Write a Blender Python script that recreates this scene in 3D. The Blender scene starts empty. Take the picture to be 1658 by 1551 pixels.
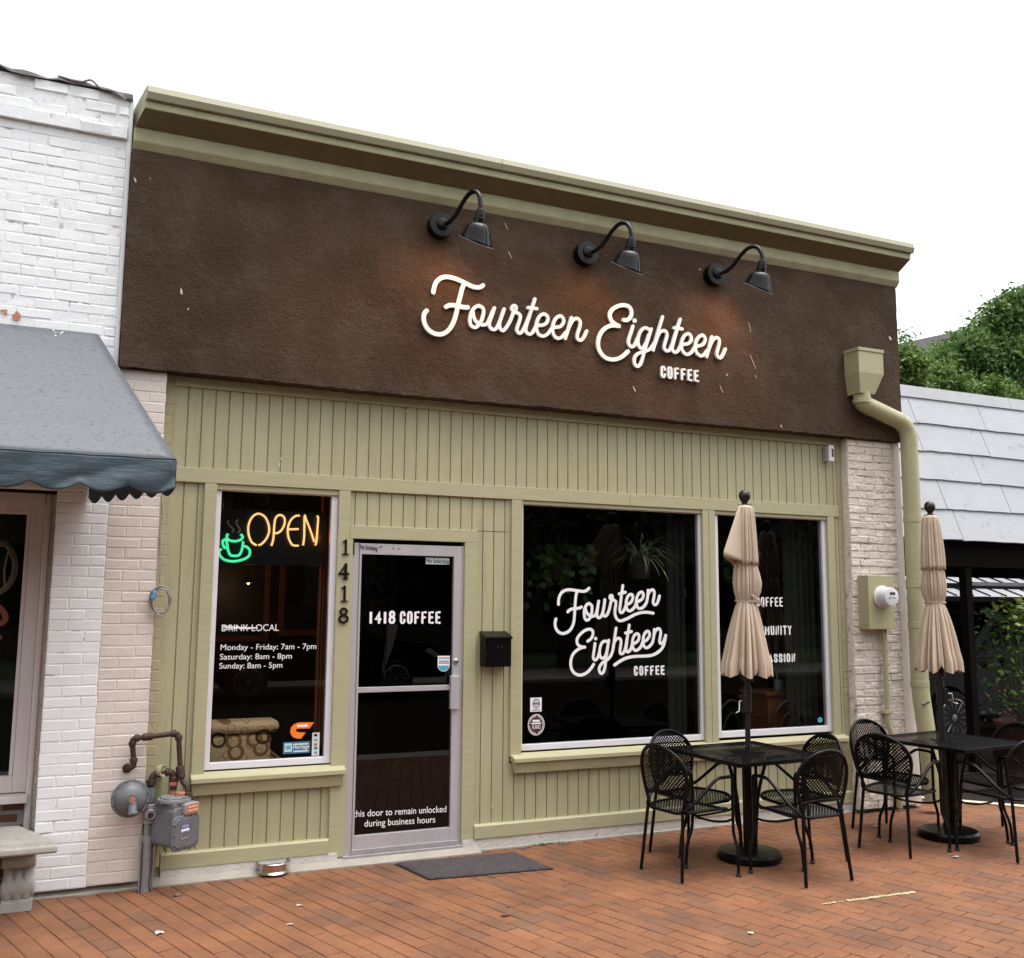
import bpy, bmesh, math, random
from mathutils import Vector, Matrix
R = math.radians
sc = bpy.context.scene
COL = sc.collection
# ---------------------------------------------------------------- camera, world, sun, exposure
YAW, PITCH, ROLL = R(23.74915), R(7.26347), R(0.43703)
CAM = Vector((0.17015, -6.76964, 1.79534)); FPX = 1562.396; PW, PH = 1658, 1551
_fw = Vector((math.sin(YAW)*math.cos(PITCH), math.cos(YAW)*math.cos(PITCH), math.sin(PITCH)))
_r = Vector((math.cos(YAW), -math.sin(YAW), 0)); _u = _r.cross(_fw)
_r, _u = _r*math.cos(ROLL)+_u*math.sin(ROLL), -_r*math.sin(ROLL)+_u*math.cos(ROLL)
cd = bpy.data.cameras.new('camera'); co = bpy.data.objects.new('camera', cd); COL.objects.link(co)
cd.sensor_width = 36; cd.sensor_fit = 'HORIZONTAL'; cd.lens = FPX/PW*36; cd.clip_start = 0.05; cd.clip_end = 500
co.matrix_world = Matrix(((_r.x, _u.x, -_fw.x, CAM.x), (_r.y, _u.y, -_fw.y, CAM.y), (_r.z, _u.z, -_fw.z, CAM.z), (0, 0, 0, 1)))
sc.camera = co
SUN_EL, SUN_AZ = R(76), R(130)
w = bpy.data.worlds.new('World'); sc.world = w; w.use_nodes = True
nt = w.node_tree; nt.nodes.clear()
sky = nt.nodes.new('ShaderNodeTexSky'); sky.sky_type = 'NISHITA'; sky.sun_disc = False
sky.sun_elevation = SUN_EL; sky.sun_rotation = SUN_AZ; sky.air_density = 1.0; sky.dust_density = 4.0; sky.ozone_density = 0.6
hs = nt.nodes.new('ShaderNodeHueSaturation'); hs.inputs['Saturation'].default_value = 0.12
bg = nt.nodes.new('ShaderNodeBackground'); bg.inputs[1].default_value = 0.15
wo = nt.nodes.new('ShaderNodeOutputWorld')
nt.links.new(sky.outputs[0], hs.inputs['Color']); nt.links.new(hs.outputs[0], bg.inputs[0]); nt.links.new(bg.outputs[0], wo.inputs[0])
sl = bpy.data.lights.new('sun', 'SUN'); sl.energy = 0.6; sl.angle = R(60); sl.color = (1, 0.96, 0.9)
so = bpy.data.objects.new('sun', sl); COL.objects.link(so)
_sd = Vector((math.sin(SUN_AZ)*math.cos(SUN_EL), math.cos(SUN_AZ)*math.cos(SUN_EL), math.sin(SUN_EL)))
so.rotation_euler = _sd.to_track_quat('Z', 'Y').to_euler()
sc.view_settings.view_transform = 'Standard'; sc.view_settings.look = 'None'; sc.view_settings.gamma = 1
sc.view_settings.exposure = 1.5
sc.cycles.max_bounces = 8; sc.cycles.transparent_max_bounces = 16

def at(u, v, y):
    "point of the plane Y=y seen at photo pixel u,v"
    d = _fw + _r*((u-PW/2)/FPX) - _u*((v-PH/2)/FPX)
    return CAM + d*((y-CAM.y)/d.y)

# ---------------------------------------------------------------- materials
def M(name, col, rough=0.6, metal=0.0, var=0.0, vs=4.0, bump=0.0, bs=150.0, bd=0.01, dirt=None, ds=3.0, dth=0.55, dw=0.12, island=0.0, spec=0.5, emit=None, es=0, coat=0, stretch=None, bump2=0, bs2=20):
    m = bpy.data.materials.new(name); m.use_nodes = True; t = m.node_tree; n = t.nodes; L = t.links
    b = n['Principled BSDF']; b.inputs['Roughness'].default_value = rough; b.inputs['Metallic'].default_value = metal
    b.inputs['Specular IOR Level'].default_value = spec; b.inputs['Coat Weight'].default_value = coat
    tc = n.new('ShaderNodeTexCoord'); vec = tc.outputs['Object']
    if stretch:
        mp = n.new('ShaderNodeMapping'); mp.inputs['Scale'].default_value = stretch; L.new(vec, mp.inputs[0]); vec = mp.outputs[0]
    rgb = n.new('ShaderNodeRGB'); rgb.outputs[0].default_value = (*col, 1); out = rgb.outputs[0]
    def noise(scale, det=5, rgh=0.6):
        x = n.new('ShaderNodeTexNoise'); x.inputs['Scale'].default_value = scale; x.inputs['Detail'].default_value = det; x.inputs['Roughness'].default_value = rgh
        L.new(vec, x.inputs['Vector']); return x.outputs[0]
    def rng(src, a, b2, c, d):
        x = n.new('ShaderNodeMapRange'); x.inputs[1].default_value = a; x.inputs[2].default_value = b2; x.inputs[3].default_value = c; x.inputs[4].default_value = d
        L.new(src, x.inputs[0]); return x.outputs[0]
    def bright(src, fac):
        x = n.new('ShaderNodeHueSaturation'); L.new(src, x.inputs['Color']); L.new(fac, x.inputs['Value']); return x.outputs[0]
    if var: out = bright(out, rng(noise(vs), 0.3, 0.7, 1-var, 1+var))
    if island:
        g = n.new('ShaderNodeNewGeometry'); out = bright(out, rng(g.outputs['Random Per Island'], 0, 1, 1-island, 1+island))
    if dirt:
        mx = n.new('ShaderNodeMix'); mx.data_type = 'RGBA'; L.new(rng(noise(ds, 8, 0.7), dth, dth+dw, 0, 1), mx.inputs[0])
        L.new(out, mx.inputs[6]); mx.inputs[7].default_value = (*dirt, 1); out = mx.outputs[2]
    L.new(out, b.inputs['Base Color'])
    if bump:
        bp = n.new('ShaderNodeBump'); bp.inputs['Strength'].default_value = bump; bp.inputs['Distance'].default_value = bd
        h = noise(bs, 4, 0.6)
        if bump2:
            a = n.new('ShaderNodeMath'); a.operation = 'MULTIPLY_ADD'; L.new(noise(bs2, 4, 0.6), a.inputs[0]); a.inputs[1].default_value = bump2; L.new(h, a.inputs[2]); h = a.outputs[0]
        L.new(h, bp.inputs['Height']); L.new(bp.outputs[0], b.inputs['Normal'])
    if emit:
        b.inputs['Emission Color'].default_value = (*emit, 1); b.inputs['Emission Strength'].default_value = es
    return m

def glass_mat(name, tint):
    m = bpy.data.materials.new(name); m.use_nodes = True; t = m.node_tree; n = t.nodes; L = t.links
    n.remove(n['Principled BSDF']); o = n['Material Output']
    g = n.new('ShaderNodeNewGeometry'); ma = n.new('ShaderNodeMath'); ma.operation = 'MULTIPLY_ADD'
    L.new(g.outputs['Backfacing'], ma.inputs[0]); ma.inputs[1].default_value = 1/1.43-1.43; ma.inputs[2].default_value = 1.43
    f = n.new('ShaderNodeFresnel'); L.new(ma.outputs[0], f.inputs[0])
    tr = n.new('ShaderNodeBsdfTransparent'); tr.inputs[0].default_value = (*tint, 1)
    gl = n.new('ShaderNodeBsdfGlossy'); gl.inputs['Roughness'].default_value = 0.0; gl.inputs[0].default_value = (1, 1, 1, 1)
    mx = n.new('ShaderNodeMixShader'); L.new(f.outputs[0], mx.inputs[0]); L.new(tr.outputs[0], mx.inputs[1]); L.new(gl.outputs[0], mx.inputs[2]); L.new(mx.outputs[0], o.inputs[0])
    return m

def circles_mat():
    "upholstery printed with rings"
    m = M('ring_fabric', (0.80, 0.56, 0.33), 0.9, bump=0.3, bs=400, bd=0.002); t = m.node_tree; n = t.nodes; L = t.links
    b = n['Principled BSDF']; tc = n.new('ShaderNodeTexCoord')
    src = b.inputs['Base Color'].links[0].from_socket
    for sc_, r0, wd, c in ((11.0, 0.28, 0.035, (0.42, 0.26, 0.13)), (6.0, 0.27, 0.07, (0.34, 0.17, 0.06)), (4.6, 0.20, 0.045, (0.10, 0.04, 0.018))):
        v = n.new('ShaderNodeTexVoronoi'); v.voronoi_dimensions = '2D'; v.inputs['Scale'].default_value = sc_; v.inputs['Randomness'].default_value = 0.75
        mp = n.new('ShaderNodeMapping'); mp.inputs['Rotation'].default_value = (R(90), 0, 0); mp.inputs['Location'].default_value = (sc_*.13, sc_*.37, 0); L.new(tc.outputs['Object'], mp.inputs[0]); L.new(mp.outputs[0], v.inputs['Vector'])
        a = n.new('ShaderNodeMath'); a.operation = 'SUBTRACT'; L.new(v.outputs['Distance'], a.inputs[0]); a.inputs[1].default_value = r0
        b2 = n.new('ShaderNodeMath'); b2.operation = 'ABSOLUTE'; L.new(a.outputs[0], b2.inputs[0])
        c2 = n.new('ShaderNodeMath'); c2.operation = 'LESS_THAN'; L.new(b2.outputs[0], c2.inputs[0]); c2.inputs[1].default_value = wd
        mx = n.new('ShaderNodeMix'); mx.data_type = 'RGBA'; L.new(c2.outputs[0], mx.inputs[0]); L.new(src, mx.inputs[6]); mx.inputs[7].default_value = (*c, 1); src = mx.outputs[2]
    L.new(src, b.inputs['Base Color']); return m

def paver_mat():
    m = M('brick_paver', (0.3, 0.1, 0.05), 0.72, bump=0.35, bs=160, bd=0.004, spec=0.35); t = m.node_tree; n = t.nodes; L = t.links; b = n['Principled BSDF']
    g = n.new('ShaderNodeNewGeometry'); cr = n.new('ShaderNodeValToRGB'); L.new(g.outputs['Random Per Island'], cr.inputs[0])
    e = cr.color_ramp.elements; e[0].position = 0; e[0].color = (0.165, 0.074, 0.039, 1); e[1].position = 1; e[1].color = (0.205, 0.087, 0.040, 1)
    for p, c in ((0.10, (0.145, 0.072, 0.042, 1)), (0.3, (0.190, 0.079, 0.038, 1)), (0.6, (0.198, 0.083, 0.038, 1)), (0.8, (0.188, 0.079, 0.038, 1))):
        x = e.new(p); x.color = c
    tc = n.new('ShaderNodeTexCoord')
    def nz(s, d, r=0.65):
        x = n.new('ShaderNodeTexNoise'); x.inputs['Scale'].default_value = s; x.inputs['Detail'].default_value = d; x.inputs['Roughness'].default_value = r; L.new(tc.outputs['Object'], x.inputs[0]); return x.outputs[0]
    out = cr.outputs[0]
    for s, a, bb, lo, hi in ((2.2, .35, .65, .72, 1.14), (60, .3, .7, .85, 1.15), (380, .3, .7, .8, 1.2)):
        r_ = n.new('ShaderNodeMapRange'); L.new(nz(s, 6), r_.inputs[0])
        for i, q in enumerate((a, bb, lo, hi)): r_.inputs[i+1].default_value = q
        h = n.new('ShaderNodeHueSaturation'); L.new(out, h.inputs['Color']); L.new(r_.outputs[0], h.inputs['Value']); out = h.outputs[0]
    for s, th, wd, c in ((1.3, .55, .25, (.150, .080, .052, 1)), (34, .635, .05, (.07, .033, .022, 1)), (5.5, .62, .1, (.10, .052, .034, 1))):   # worn grey patches, small dark crumbs
        r_ = n.new('ShaderNodeMapRange'); L.new(nz(s, 8), r_.inputs[0]); r_.inputs[1].default_value = th; r_.inputs[2].default_value = th+wd; r_.inputs[4].default_value = .75
        mx = n.new('ShaderNodeMix'); mx.data_type = 'RGBA'; L.new(r_.outputs[0], mx.inputs[0]); L.new(out, mx.inputs[6]); mx.inputs[7].default_value = c; out = mx.outputs[2]
    L.new(out, b.inputs['Base Color']); return m

def leaf_mat(name, c0, c1):
    m = M(name, c0, 0.55, spec=0.4); t = m.node_tree; n = t.nodes; L = t.links; b = n['Principled BSDF']
    g = n.new('ShaderNodeNewGeometry'); cr = n.new('ShaderNodeValToRGB'); L.new(g.outputs['Random Per Island'], cr.inputs[0])
    cr.color_ramp.elements[0].color = (*c0, 1); cr.color_ramp.elements[1].color = (*c1, 1); L.new(cr.outputs[0], b.inputs['Base Color'])
    tl = n.new('ShaderNodeBsdfTranslucent'); L.new(cr.outputs[0], tl.inputs[0]); mx = n.new('ShaderNodeMixShader'); mx.inputs[0].default_value = .3
    L.new(b.outputs[0], mx.inputs[1]); L.new(tl.outputs[0], mx.inputs[2]); L.new(mx.outputs[0], n['Material Output'].inputs[0]); return m

GREEN = (0.372, 0.352, 0.215)
green = M('sage_paint', GREEN, 0.55, var=0.07, vs=2.5, bump=0.12, bs=60, bd=0.004, dirt=(0.27, 0.245, 0.145), ds=4, dth=0.55, dw=0.3, stretch=(4, 4, .5))
green_wood = M('sage_board', (0.382, 0.358, 0.22), 0.5, var=0.07, vs=5, bump=0.3, bs=30, bd=0.003, stretch=(1, 1, 8), dirt=(.27, .24, .14), ds=3, dth=.6, dw=.2)
green_rough = M('sage_stucco', (0.342, 0.322, 0.20), 0.8, var=0.12, vs=6, bump=0.6, bs=130, bd=0.006, bump2=.6, bs2=40)
green_metal = M('sage_metal', (0.355, 0.332, 0.195), 0.4, var=0.05, vs=5, bump=0.06, bs=15, bd=0.004)
cap_metal = M('cap_metal', (0.29, 0.275, 0.18), 0.6, var=0.05, vs=1.5)
brown = M('brown_stucco', (0.066, 0.0385, 0.0222), 0.9, var=0.3, vs=1.6, bump=1.0, bs=85, bd=0.016, dirt=(0.082, 0.060, 0.046), ds=3.2, dth=0.48, dw=0.25, bump2=1.2, bs2=22, spec=0.25)
scuff = M('plaster_scuff', (0.55, 0.45, 0.38), 0.9, var=.2, vs=40)
white_paint = M('white_brick_paint', (0.77, 0.78, 0.795), 0.6, var=0.04, vs=8, bump=0.3, bs=70, bd=0.006, dirt=(0.50, 0.45, 0.43), ds=14, dth=0.68, dw=0.06, island=0.02, bump2=.5, bs2=14)
cream_paint = M('cream_brick_paint', (0.66, 0.59, 0.54), 0.6, var=0.05, vs=8, bump=0.5, bs=60, bd=0.005, dirt=(0.42, 0.33, 0.28), ds=12, dth=0.68, dw=0.07, island=0.02, bump2=.5, bs2=14)
cream_rough = M('old_cream_paint', (0.68, 0.60, 0.535), 0.7, var=0.1, vs=10, bump=1.0, bs=45, bd=0.016, dirt=(0.30, 0.22, 0.18), ds=18, dth=0.66, dw=0.06, island=0.05, bump2=1.0, bs2=16)
green_brick = M('sage_brick_paint', (0.355, 0.32, 0.20), 0.6, var=0.06, vs=8, bump=0.3, bs=60, bd=0.005, island=.03)
mortar_w = M('white_mortar', (0.77, 0.78, 0.795), 0.8, var=0.05, vs=20, bump=.5, bs=120, dirt=(0.30, 0.26, 0.24), ds=9, dth=0.56, dw=0.1)
mortar_c = M('cream_mortar', (0.65, 0.58, 0.53), 0.8, var=0.12, vs=20, bump=.5, bs=120, dirt=(0.28, 0.21, 0.17), ds=7, dth=0.62, dw=0.1)
mortar_g = M('sage_mortar', (0.34, 0.3, 0.16), 0.8, var=.1)
frame_white = M('white_frame', (0.66, 0.64, 0.69), 0.4, var=.04, vs=6)
alu = M('aluminium', (0.50, 0.475, 0.50), 0.38, 0.35, var=0.06, vs=9, stretch=(1, 1, .1))
alu_d = M('dull_aluminium', (0.40, 0.37, 0.385), 0.45, 0.4, var=0.1, vs=12)
rubber = M('rubber', (0.005, 0.005, 0.005), 0.7)
glass = glass_mat('window_glass', (0.56, 0.58, 0.56)); glass_door = glass_mat('door_glass', (0.22, 0.22, 0.22))
vinyl = M('white_vinyl', (0.82, 0.80, 0.82), 0.5); sign_white = M('sign_white', (0.84, 0.84, 0.84), 0.5, var=.03, vs=20)
black_ink = M('black_ink', (0.004, 0.0035, 0.0035), 0.5, spec=.15)
black_paint = M('black_paint', (0.003, 0.0028, 0.003), 0.30, var=.1, vs=10, spec=.16)
mesh_black = M('black_mesh_metal', (0.0025, 0.0023, 0.0025), 0.4, var=.1, vs=8, spec=.10)
lamp_black = M('lamp_black', (0.003, 0.003, 0.0035), 0.24, spec=0.24)
chrome = M('bright_screw', (0.7, 0.7, 0.7), 0.2, 1.0)
canvas = M('beige_canvas', (0.46, 0.36, 0.275), 0.9, var=0.06, vs=6, bump=0.3, bs=300, bd=0.002, dirt=(.37, .28, .205), ds=5, dth=.6, dw=.2)
bronze = M('dark_bronze', (0.009, 0.0055, 0.005), 0.4, var=.1, vs=10)
pav = paver_mat(); sand = M('joint_sand', (0.085, 0.043, 0.028), 0.95, var=.3, vs=30)
concrete = M('concrete', (0.31, 0.285, 0.245), 0.85, var=0.14, vs=5, bump=.5, bs=90, bd=.006, dirt=(.17, .14, .11), ds=3.5, dth=.62, dw=.12)
plinth_m = M('white_stucco', (0.55, 0.52, 0.49), 0.85, var=.12, vs=8, bump=.8, bs=60, bd=.01, dirt=(.25, .2, .17), ds=9, dth=.62, dw=.1)
cast_stone = M('cast_stone', (0.34, 0.325, 0.295), 0.85, var=.12, vs=9, bump=.5, bs=120, bd=.005, dirt=(.19, .15, .10), ds=8, dth=.6, dw=.15)
asphalt = M('asphalt', (0.018, 0.0155, 0.013), 1.0, var=.2, vs=3, bump=.6, bs=200, bd=.005, spec=.08)
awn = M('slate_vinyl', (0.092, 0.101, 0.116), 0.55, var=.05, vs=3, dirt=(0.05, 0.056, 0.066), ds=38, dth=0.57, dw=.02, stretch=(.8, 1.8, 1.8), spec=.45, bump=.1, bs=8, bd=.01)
awn_v = M('slate_vinyl_shaded', (0.042, 0.062, 0.078), 0.42, var=.2, vs=5, bump=.35, bs=9, bd=.02, stretch=(.5, 1, 2.2))  # same vinyl as the slope, the valance's shade put into a darker colour
rust = M('rusty_pipe', (0.045, 0.022, 0.015), 0.6, .2, var=.35, vs=14, bump=.4, bs=90, bd=.003, dirt=(.11, .045, .02), ds=16, dth=.58, dw=.1)
galv = M('galvanised_pipe', (0.27, 0.265, 0.28), 0.5, .4, var=.2, vs=14, bump=.2, bs=60, dirt=(.36, .3, .27), ds=11, dth=.64, dw=.05)
meter_gray = M('meter_gray', (0.125, 0.132, 0.142), 0.48, .1, var=.15, vs=14, dirt=(.24, .25, .25), ds=24, dth=.66, dw=.04)
primer = M('red_primer', (0.34, 0.11, 0.07), 0.6, var=.2, vs=30, dirt=(.5, .4, .33), ds=40, dth=.55, dw=.1)
tag_orange = M('orange_tag', (0.45, 0.13, 0.035), 0.5, var=.2, vs=60); tag_cream = M('cream_tag', (.6, .5, .4), .5)
rubber_mat = M('door_mat_pile', (0.060, 0.047, 0.052), 0.95, var=.3, vs=25, bump=1.0, bs=300, bd=.012, dirt=(.16, .13, .135), ds=130, dth=.52, dw=.1)
steel = M('steel', (0.55, 0.5, 0.46), 0.28, 1.0, var=.1, vs=12)
plastic_white = M('white_plastic', (0.62, 0.60, 0.57), 0.45, var=.04); dark_plastic = M('dark_plastic', (.02, .02, .022), .4)
meter_dome = M('meter_dome', (0.62, 0.62, 0.66), 0.2, var=.04, coat=.6)
cable_gray = M('gray_cable', (0.30, 0.26, 0.25), 0.6); cable_blue = M('blue_cable', (0.10, 0.30, 0.48), 0.5)
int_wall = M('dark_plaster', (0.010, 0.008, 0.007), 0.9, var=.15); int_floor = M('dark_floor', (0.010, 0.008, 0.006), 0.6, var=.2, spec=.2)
wood_warm = M('warm_wood', (0.28, 0.10, 0.035), 0.5, var=.25, vs=6, stretch=(1, 1, 8)); wood_dark = M('dark_wood', (.04, .02, .012), .5)
neon_o = M('neon_orange', (1, .6, .3), .4, emit=(1.0, 0.56, 0.22), es=.7); neon_g = M('neon_green', (.2, .9, .5), .4, emit=(0.06, 0.90, 0.42), es=.5)
neon_w = M('unlit_tube', (.32, .27, .26), .4); neon_back = M('neon_board', (.012, .012, .012), .3, spec=.6)
mint = M('mint_glaze', (.30, .38, .30), .4)
poster_blue = M('poster_blue', (.015, .03, .11), .5); poster_card = M('poster_card', (.25, .19, .13), .7)
orange_vinyl = M('orange_vinyl', (.85, .20, .015), .5); blue_vinyl = M('blue_vinyl', (.035, .16, .27), .5); pale_vinyl = M('pale_vinyl', (.55, .62, .62), .5); plum_vinyl = M('plum_vinyl', (.05, .012, .022), .5)
shingle = M('painted_slate', (0.33, 0.338, 0.36), 0.6, var=.06, vs=3, bump=.3, bs=30, bd=.01, dirt=(.22, .23, .26), ds=5, dth=.6, dw=.08, island=.03)
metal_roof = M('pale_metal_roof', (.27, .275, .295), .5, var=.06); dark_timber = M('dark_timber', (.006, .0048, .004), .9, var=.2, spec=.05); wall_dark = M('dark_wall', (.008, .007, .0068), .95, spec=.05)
roof_gray = M('gray_roof_tiles', (.16, .15, .16), .9, var=.2, vs=6)
bark = M('bark', (.06, .045, .035), .95, var=.3, vs=10, bump=.8, bs=30)
leaf_a = leaf_mat('tree_leaf', (.03, .08, .02), (.16, .26, .06)); leaf_b = leaf_mat('light_leaf', (.04, .095, .015), (.17, .25, .05)); leaf_d = leaf_mat('dark_leaf', (.008, .017, .006), (.02, .04, .012))
leaf_i = leaf_mat('house_plant_leaf', (.02, .06, .012), (.09, .17, .035)); leaf_s = leaf_mat('striped_leaf', (.35, .45, .22), (.75, .78, .58))
car_black = M('black_car_paint', (.003, .003, .0035), .35, spec=.12); rim_m = M('alloy', (.45, .45, .47), .3, .8); tyre_m = M('tyre', (.012, .012, .012), .8); lens_m = M('headlamp', (.6, .6, .62), .1, coat=1)
red_brick = M('red_brick', (.16, .055, .033), .85, var=.15, vs=12, bump=.5, bs=60, island=.3); mortar_gray = M('gray_mortar', (.25, .235, .22), .9, var=.2, vs=20)
pinkish = M('old_white_trim', (0.56, 0.50, 0.485), 0.6, var=.06, vs=4, dirt=(.4, .33, .31), ds=5, dth=.62, dw=.15, stretch=(4, 4, .4))
cream_rope = M('cream_rope', (.5, .42, .33), .8); tin = M('torn_felt', (.16, .145, .15), .8, var=.4, vs=12, bump=.6, bs=30)
yellow_line = M('worn_paint', (.60, .52, .31), .8, var=.2, vs=30); pale_line = M('kerb_paint', (.55, .48, .38), .85, var=.15, vs=20)
leaf_dry = M('dry_leaf', (.13, .085, .04), .8, var=.3, vs=60); paper = M('paper_scrap', (.46, .44, .42), .8)
moss = M('moss', (.05, .075, .02), .9)
beige_wall = M('far_facade', (.09, .085, .08), .9, var=.1); grass_m = M('grass', (.04, .07, .02), .95, var=.3, vs=2)

# ---------------------------------------------------------------- object helpers
ORG = {}
def props(o, label=None, cat=None, group=None, kind=None):
    if label: o['label'] = label
    if cat: o['category'] = cat
    if group: o['group'] = group
    if kind: o['kind'] = kind
    return o
def thing(name, label, cat, loc=(0, 0, 0), group=None):
    o = bpy.data.objects.new(name, None); COL.objects.link(o); o.location = loc; o.empty_display_size = .1
    ORG[o.name] = Vector(loc); return props(o, label, cat, group)
class MB:
    def __init__(s): s.v = []; s.f = []
    def add(s, vs, fs):
        k = len(s.v); s.v += [tuple(p) for p in vs]; s.f += [tuple(i+k for i in f) for f in fs]; return s
    def box(s, x0, y0, z0, x1, y1, z1, mt=None):
        vs = [Vector((x, y, z)) for z in (z0, z1) for y in (y0, y1) for x in (x0, x1)]
        if mt is not None: vs = [mt @ p for p in vs]
        return s.add(vs, [(0, 2, 3, 1), (4, 5, 7, 6), (0, 1, 5, 4), (2, 6, 7, 3), (0, 4, 6, 2), (1, 3, 7, 5)])
    def tube(s, pts, r, n=10, caps=True):
        pts = [Vector(p) for p in pts]; k0 = len(s.v); N = len(pts); rs = r if isinstance(r, (list, tuple)) else [r]*N
        t0 = (pts[1]-pts[0]).normalized(); a = t0.orthogonal().normalized()
        for i, p in enumerate(pts):
            t = ((pts[min(i+1, N-1)]-p).normalized()+(p-pts[max(i-1, 0)]).normalized())
            t = t.normalized() if t.length > 1e-6 else t0
            a = (a-t*a.dot(t)).normalized(); b = t.cross(a)
            for j in range(n):
                q = 2*math.pi*j/n; s.v.append(tuple(p+(a*math.cos(q)+b*math.sin(q))*rs[i]))
        for i in range(N-1):
            for j in range(n):
                j2 = (j+1) % n; s.f.append((k0+i*n+j, k0+i*n+j2, k0+(i+1)*n+j2, k0+(i+1)*n+j))
        if caps: s.f.append(tuple(k0+j for j in reversed(range(n)))); s.f.append(tuple(k0+(N-1)*n+j for j in range(n)))
        return s
    def lathe(s, prof, o, axis=(0, 0, 1), n=24, cap=True):
        o = Vector(o); z = Vector(axis).normalized(); x = z.orthogonal().normalized(); y = z.cross(x); k0 = len(s.v); N = len(prof)
        for r, h in prof:
            for j in range(n):
                q = 2*math.pi*j/n; s.v.append(tuple(o+z*h+(x*math.cos(q)+y*math.sin(q))*r))
        for i in range(N-1):
            for j in range(n):
                j2 = (j+1) % n; s.f.append((k0+i*n+j, k0+i*n+j2, k0+(i+1)*n+j2, k0+(i+1)*n+j))
        if cap: s.f.append(tuple(k0+j for j in reversed(range(n)))); s.f.append(tuple(k0+(N-1)*n+j for j in range(n)))
        return s
    def prism(s, poly, a, b, fn):
        "extrude a 2D polygon; fn(p,q,t) -> 3D, t runs a..b"
        n = len(poly); vs = [fn(p, q, a) for p, q in poly]+[fn(p, q, b) for p, q in poly]
        return s.add(vs, [tuple(range(n)), tuple(range(2*n-1, n-1, -1))]+[((i+1) % n, i, n+i, n+(i+1) % n) for i in range(n)])
    def grid(s, P):
        h = len(P); wd = len(P[0]); k = len(s.v); s.v += [tuple(p) for row in P for p in row]
        for i in range(h-1):
            for j in range(wd-1): s.f.append((k+i*wd+j, k+i*wd+j+1, k+(i+1)*wd+j+1, k+(i+1)*wd+j))
        return s
    def build(s, name, mat, parent=None, smooth=None, bevel=0, solid=0, fix=True):
        root = parent
        while root is not None and root.parent is not None: root = root.parent
        o0 = ORG.get(root.name, Vector()) if root else Vector()
        me = bpy.data.meshes.new(name); me.from_pydata([tuple(Vector(p)-o0) for p in s.v], [], s.f)
        if fix:
            bm = bmesh.new(); bm.from_mesh(me); bmesh.ops.recalc_face_normals(bm, faces=bm.faces); bm.to_mesh(me); bm.free()
        me.materials.append(mat)
        if smooth is not None:
            me.polygons.foreach_set('use_smooth', [True]*len(me.polygons)); me.set_sharp_from_angle(angle=R(smooth))
        o = bpy.data.objects.new(name, me); COL.objects.link(o)
        if parent is not None: o.parent = parent
        if bevel:
            m = o.modifiers.new('bevel', 'BEVEL'); m.width = bevel; m.segments = 2; m.limit_method = 'ANGLE'; m.angle_limit = R(40)
        if solid:
            m = o.modifiers.new('solid', 'SOLIDIFY'); m.thickness = solid; m.offset = 0
        return o
def box(name, mat, parent, x0, y0, z0, x1, y1, z1, bevel=0.003):
    return MB().box(x0, y0, z0, x1, y1, z1).build(name, mat, parent, bevel=bevel)
def spline(pts, k=6):
    pts = [Vector(p) for p in pts]
    if len(pts) < 3: return pts
    out = []; e = [pts[0]*2-pts[1]]+pts+[pts[-1]*2-pts[-2]]
    for i in range(1, len(e)-2):
        p0, p1, p2, p3 = e[i-1:i+3]
        for j in range(k):
            t = j/k; out.append(.5*((2*p1)+(p2-p0)*t+(2*p0-5*p1+4*p2-p3)*t*t+(3*p1-p0-3*p2+p3)*t**3))
    out.append(pts[-1]); return out
def bend(pts, r=.03, k=5):
    "polyline with rounded corners"
    pts = [Vector(p) for p in pts]; out = [pts[0]]
    for i in range(1, len(pts)-1):
        a, b, c = pts[i-1:i+2]; d1 = (a-b); d2 = (c-b); rr = min(r, d1.length*.49, d2.length*.49)
        p = b+d1.normalized()*rr; q = b+d2.normalized()*rr
        for j in range(k+1):
            t = j/k; out.append(p*(1-t)**2+b*2*t*(1-t)+q*t*t)
    out.append(pts[-1]); return out
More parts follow.
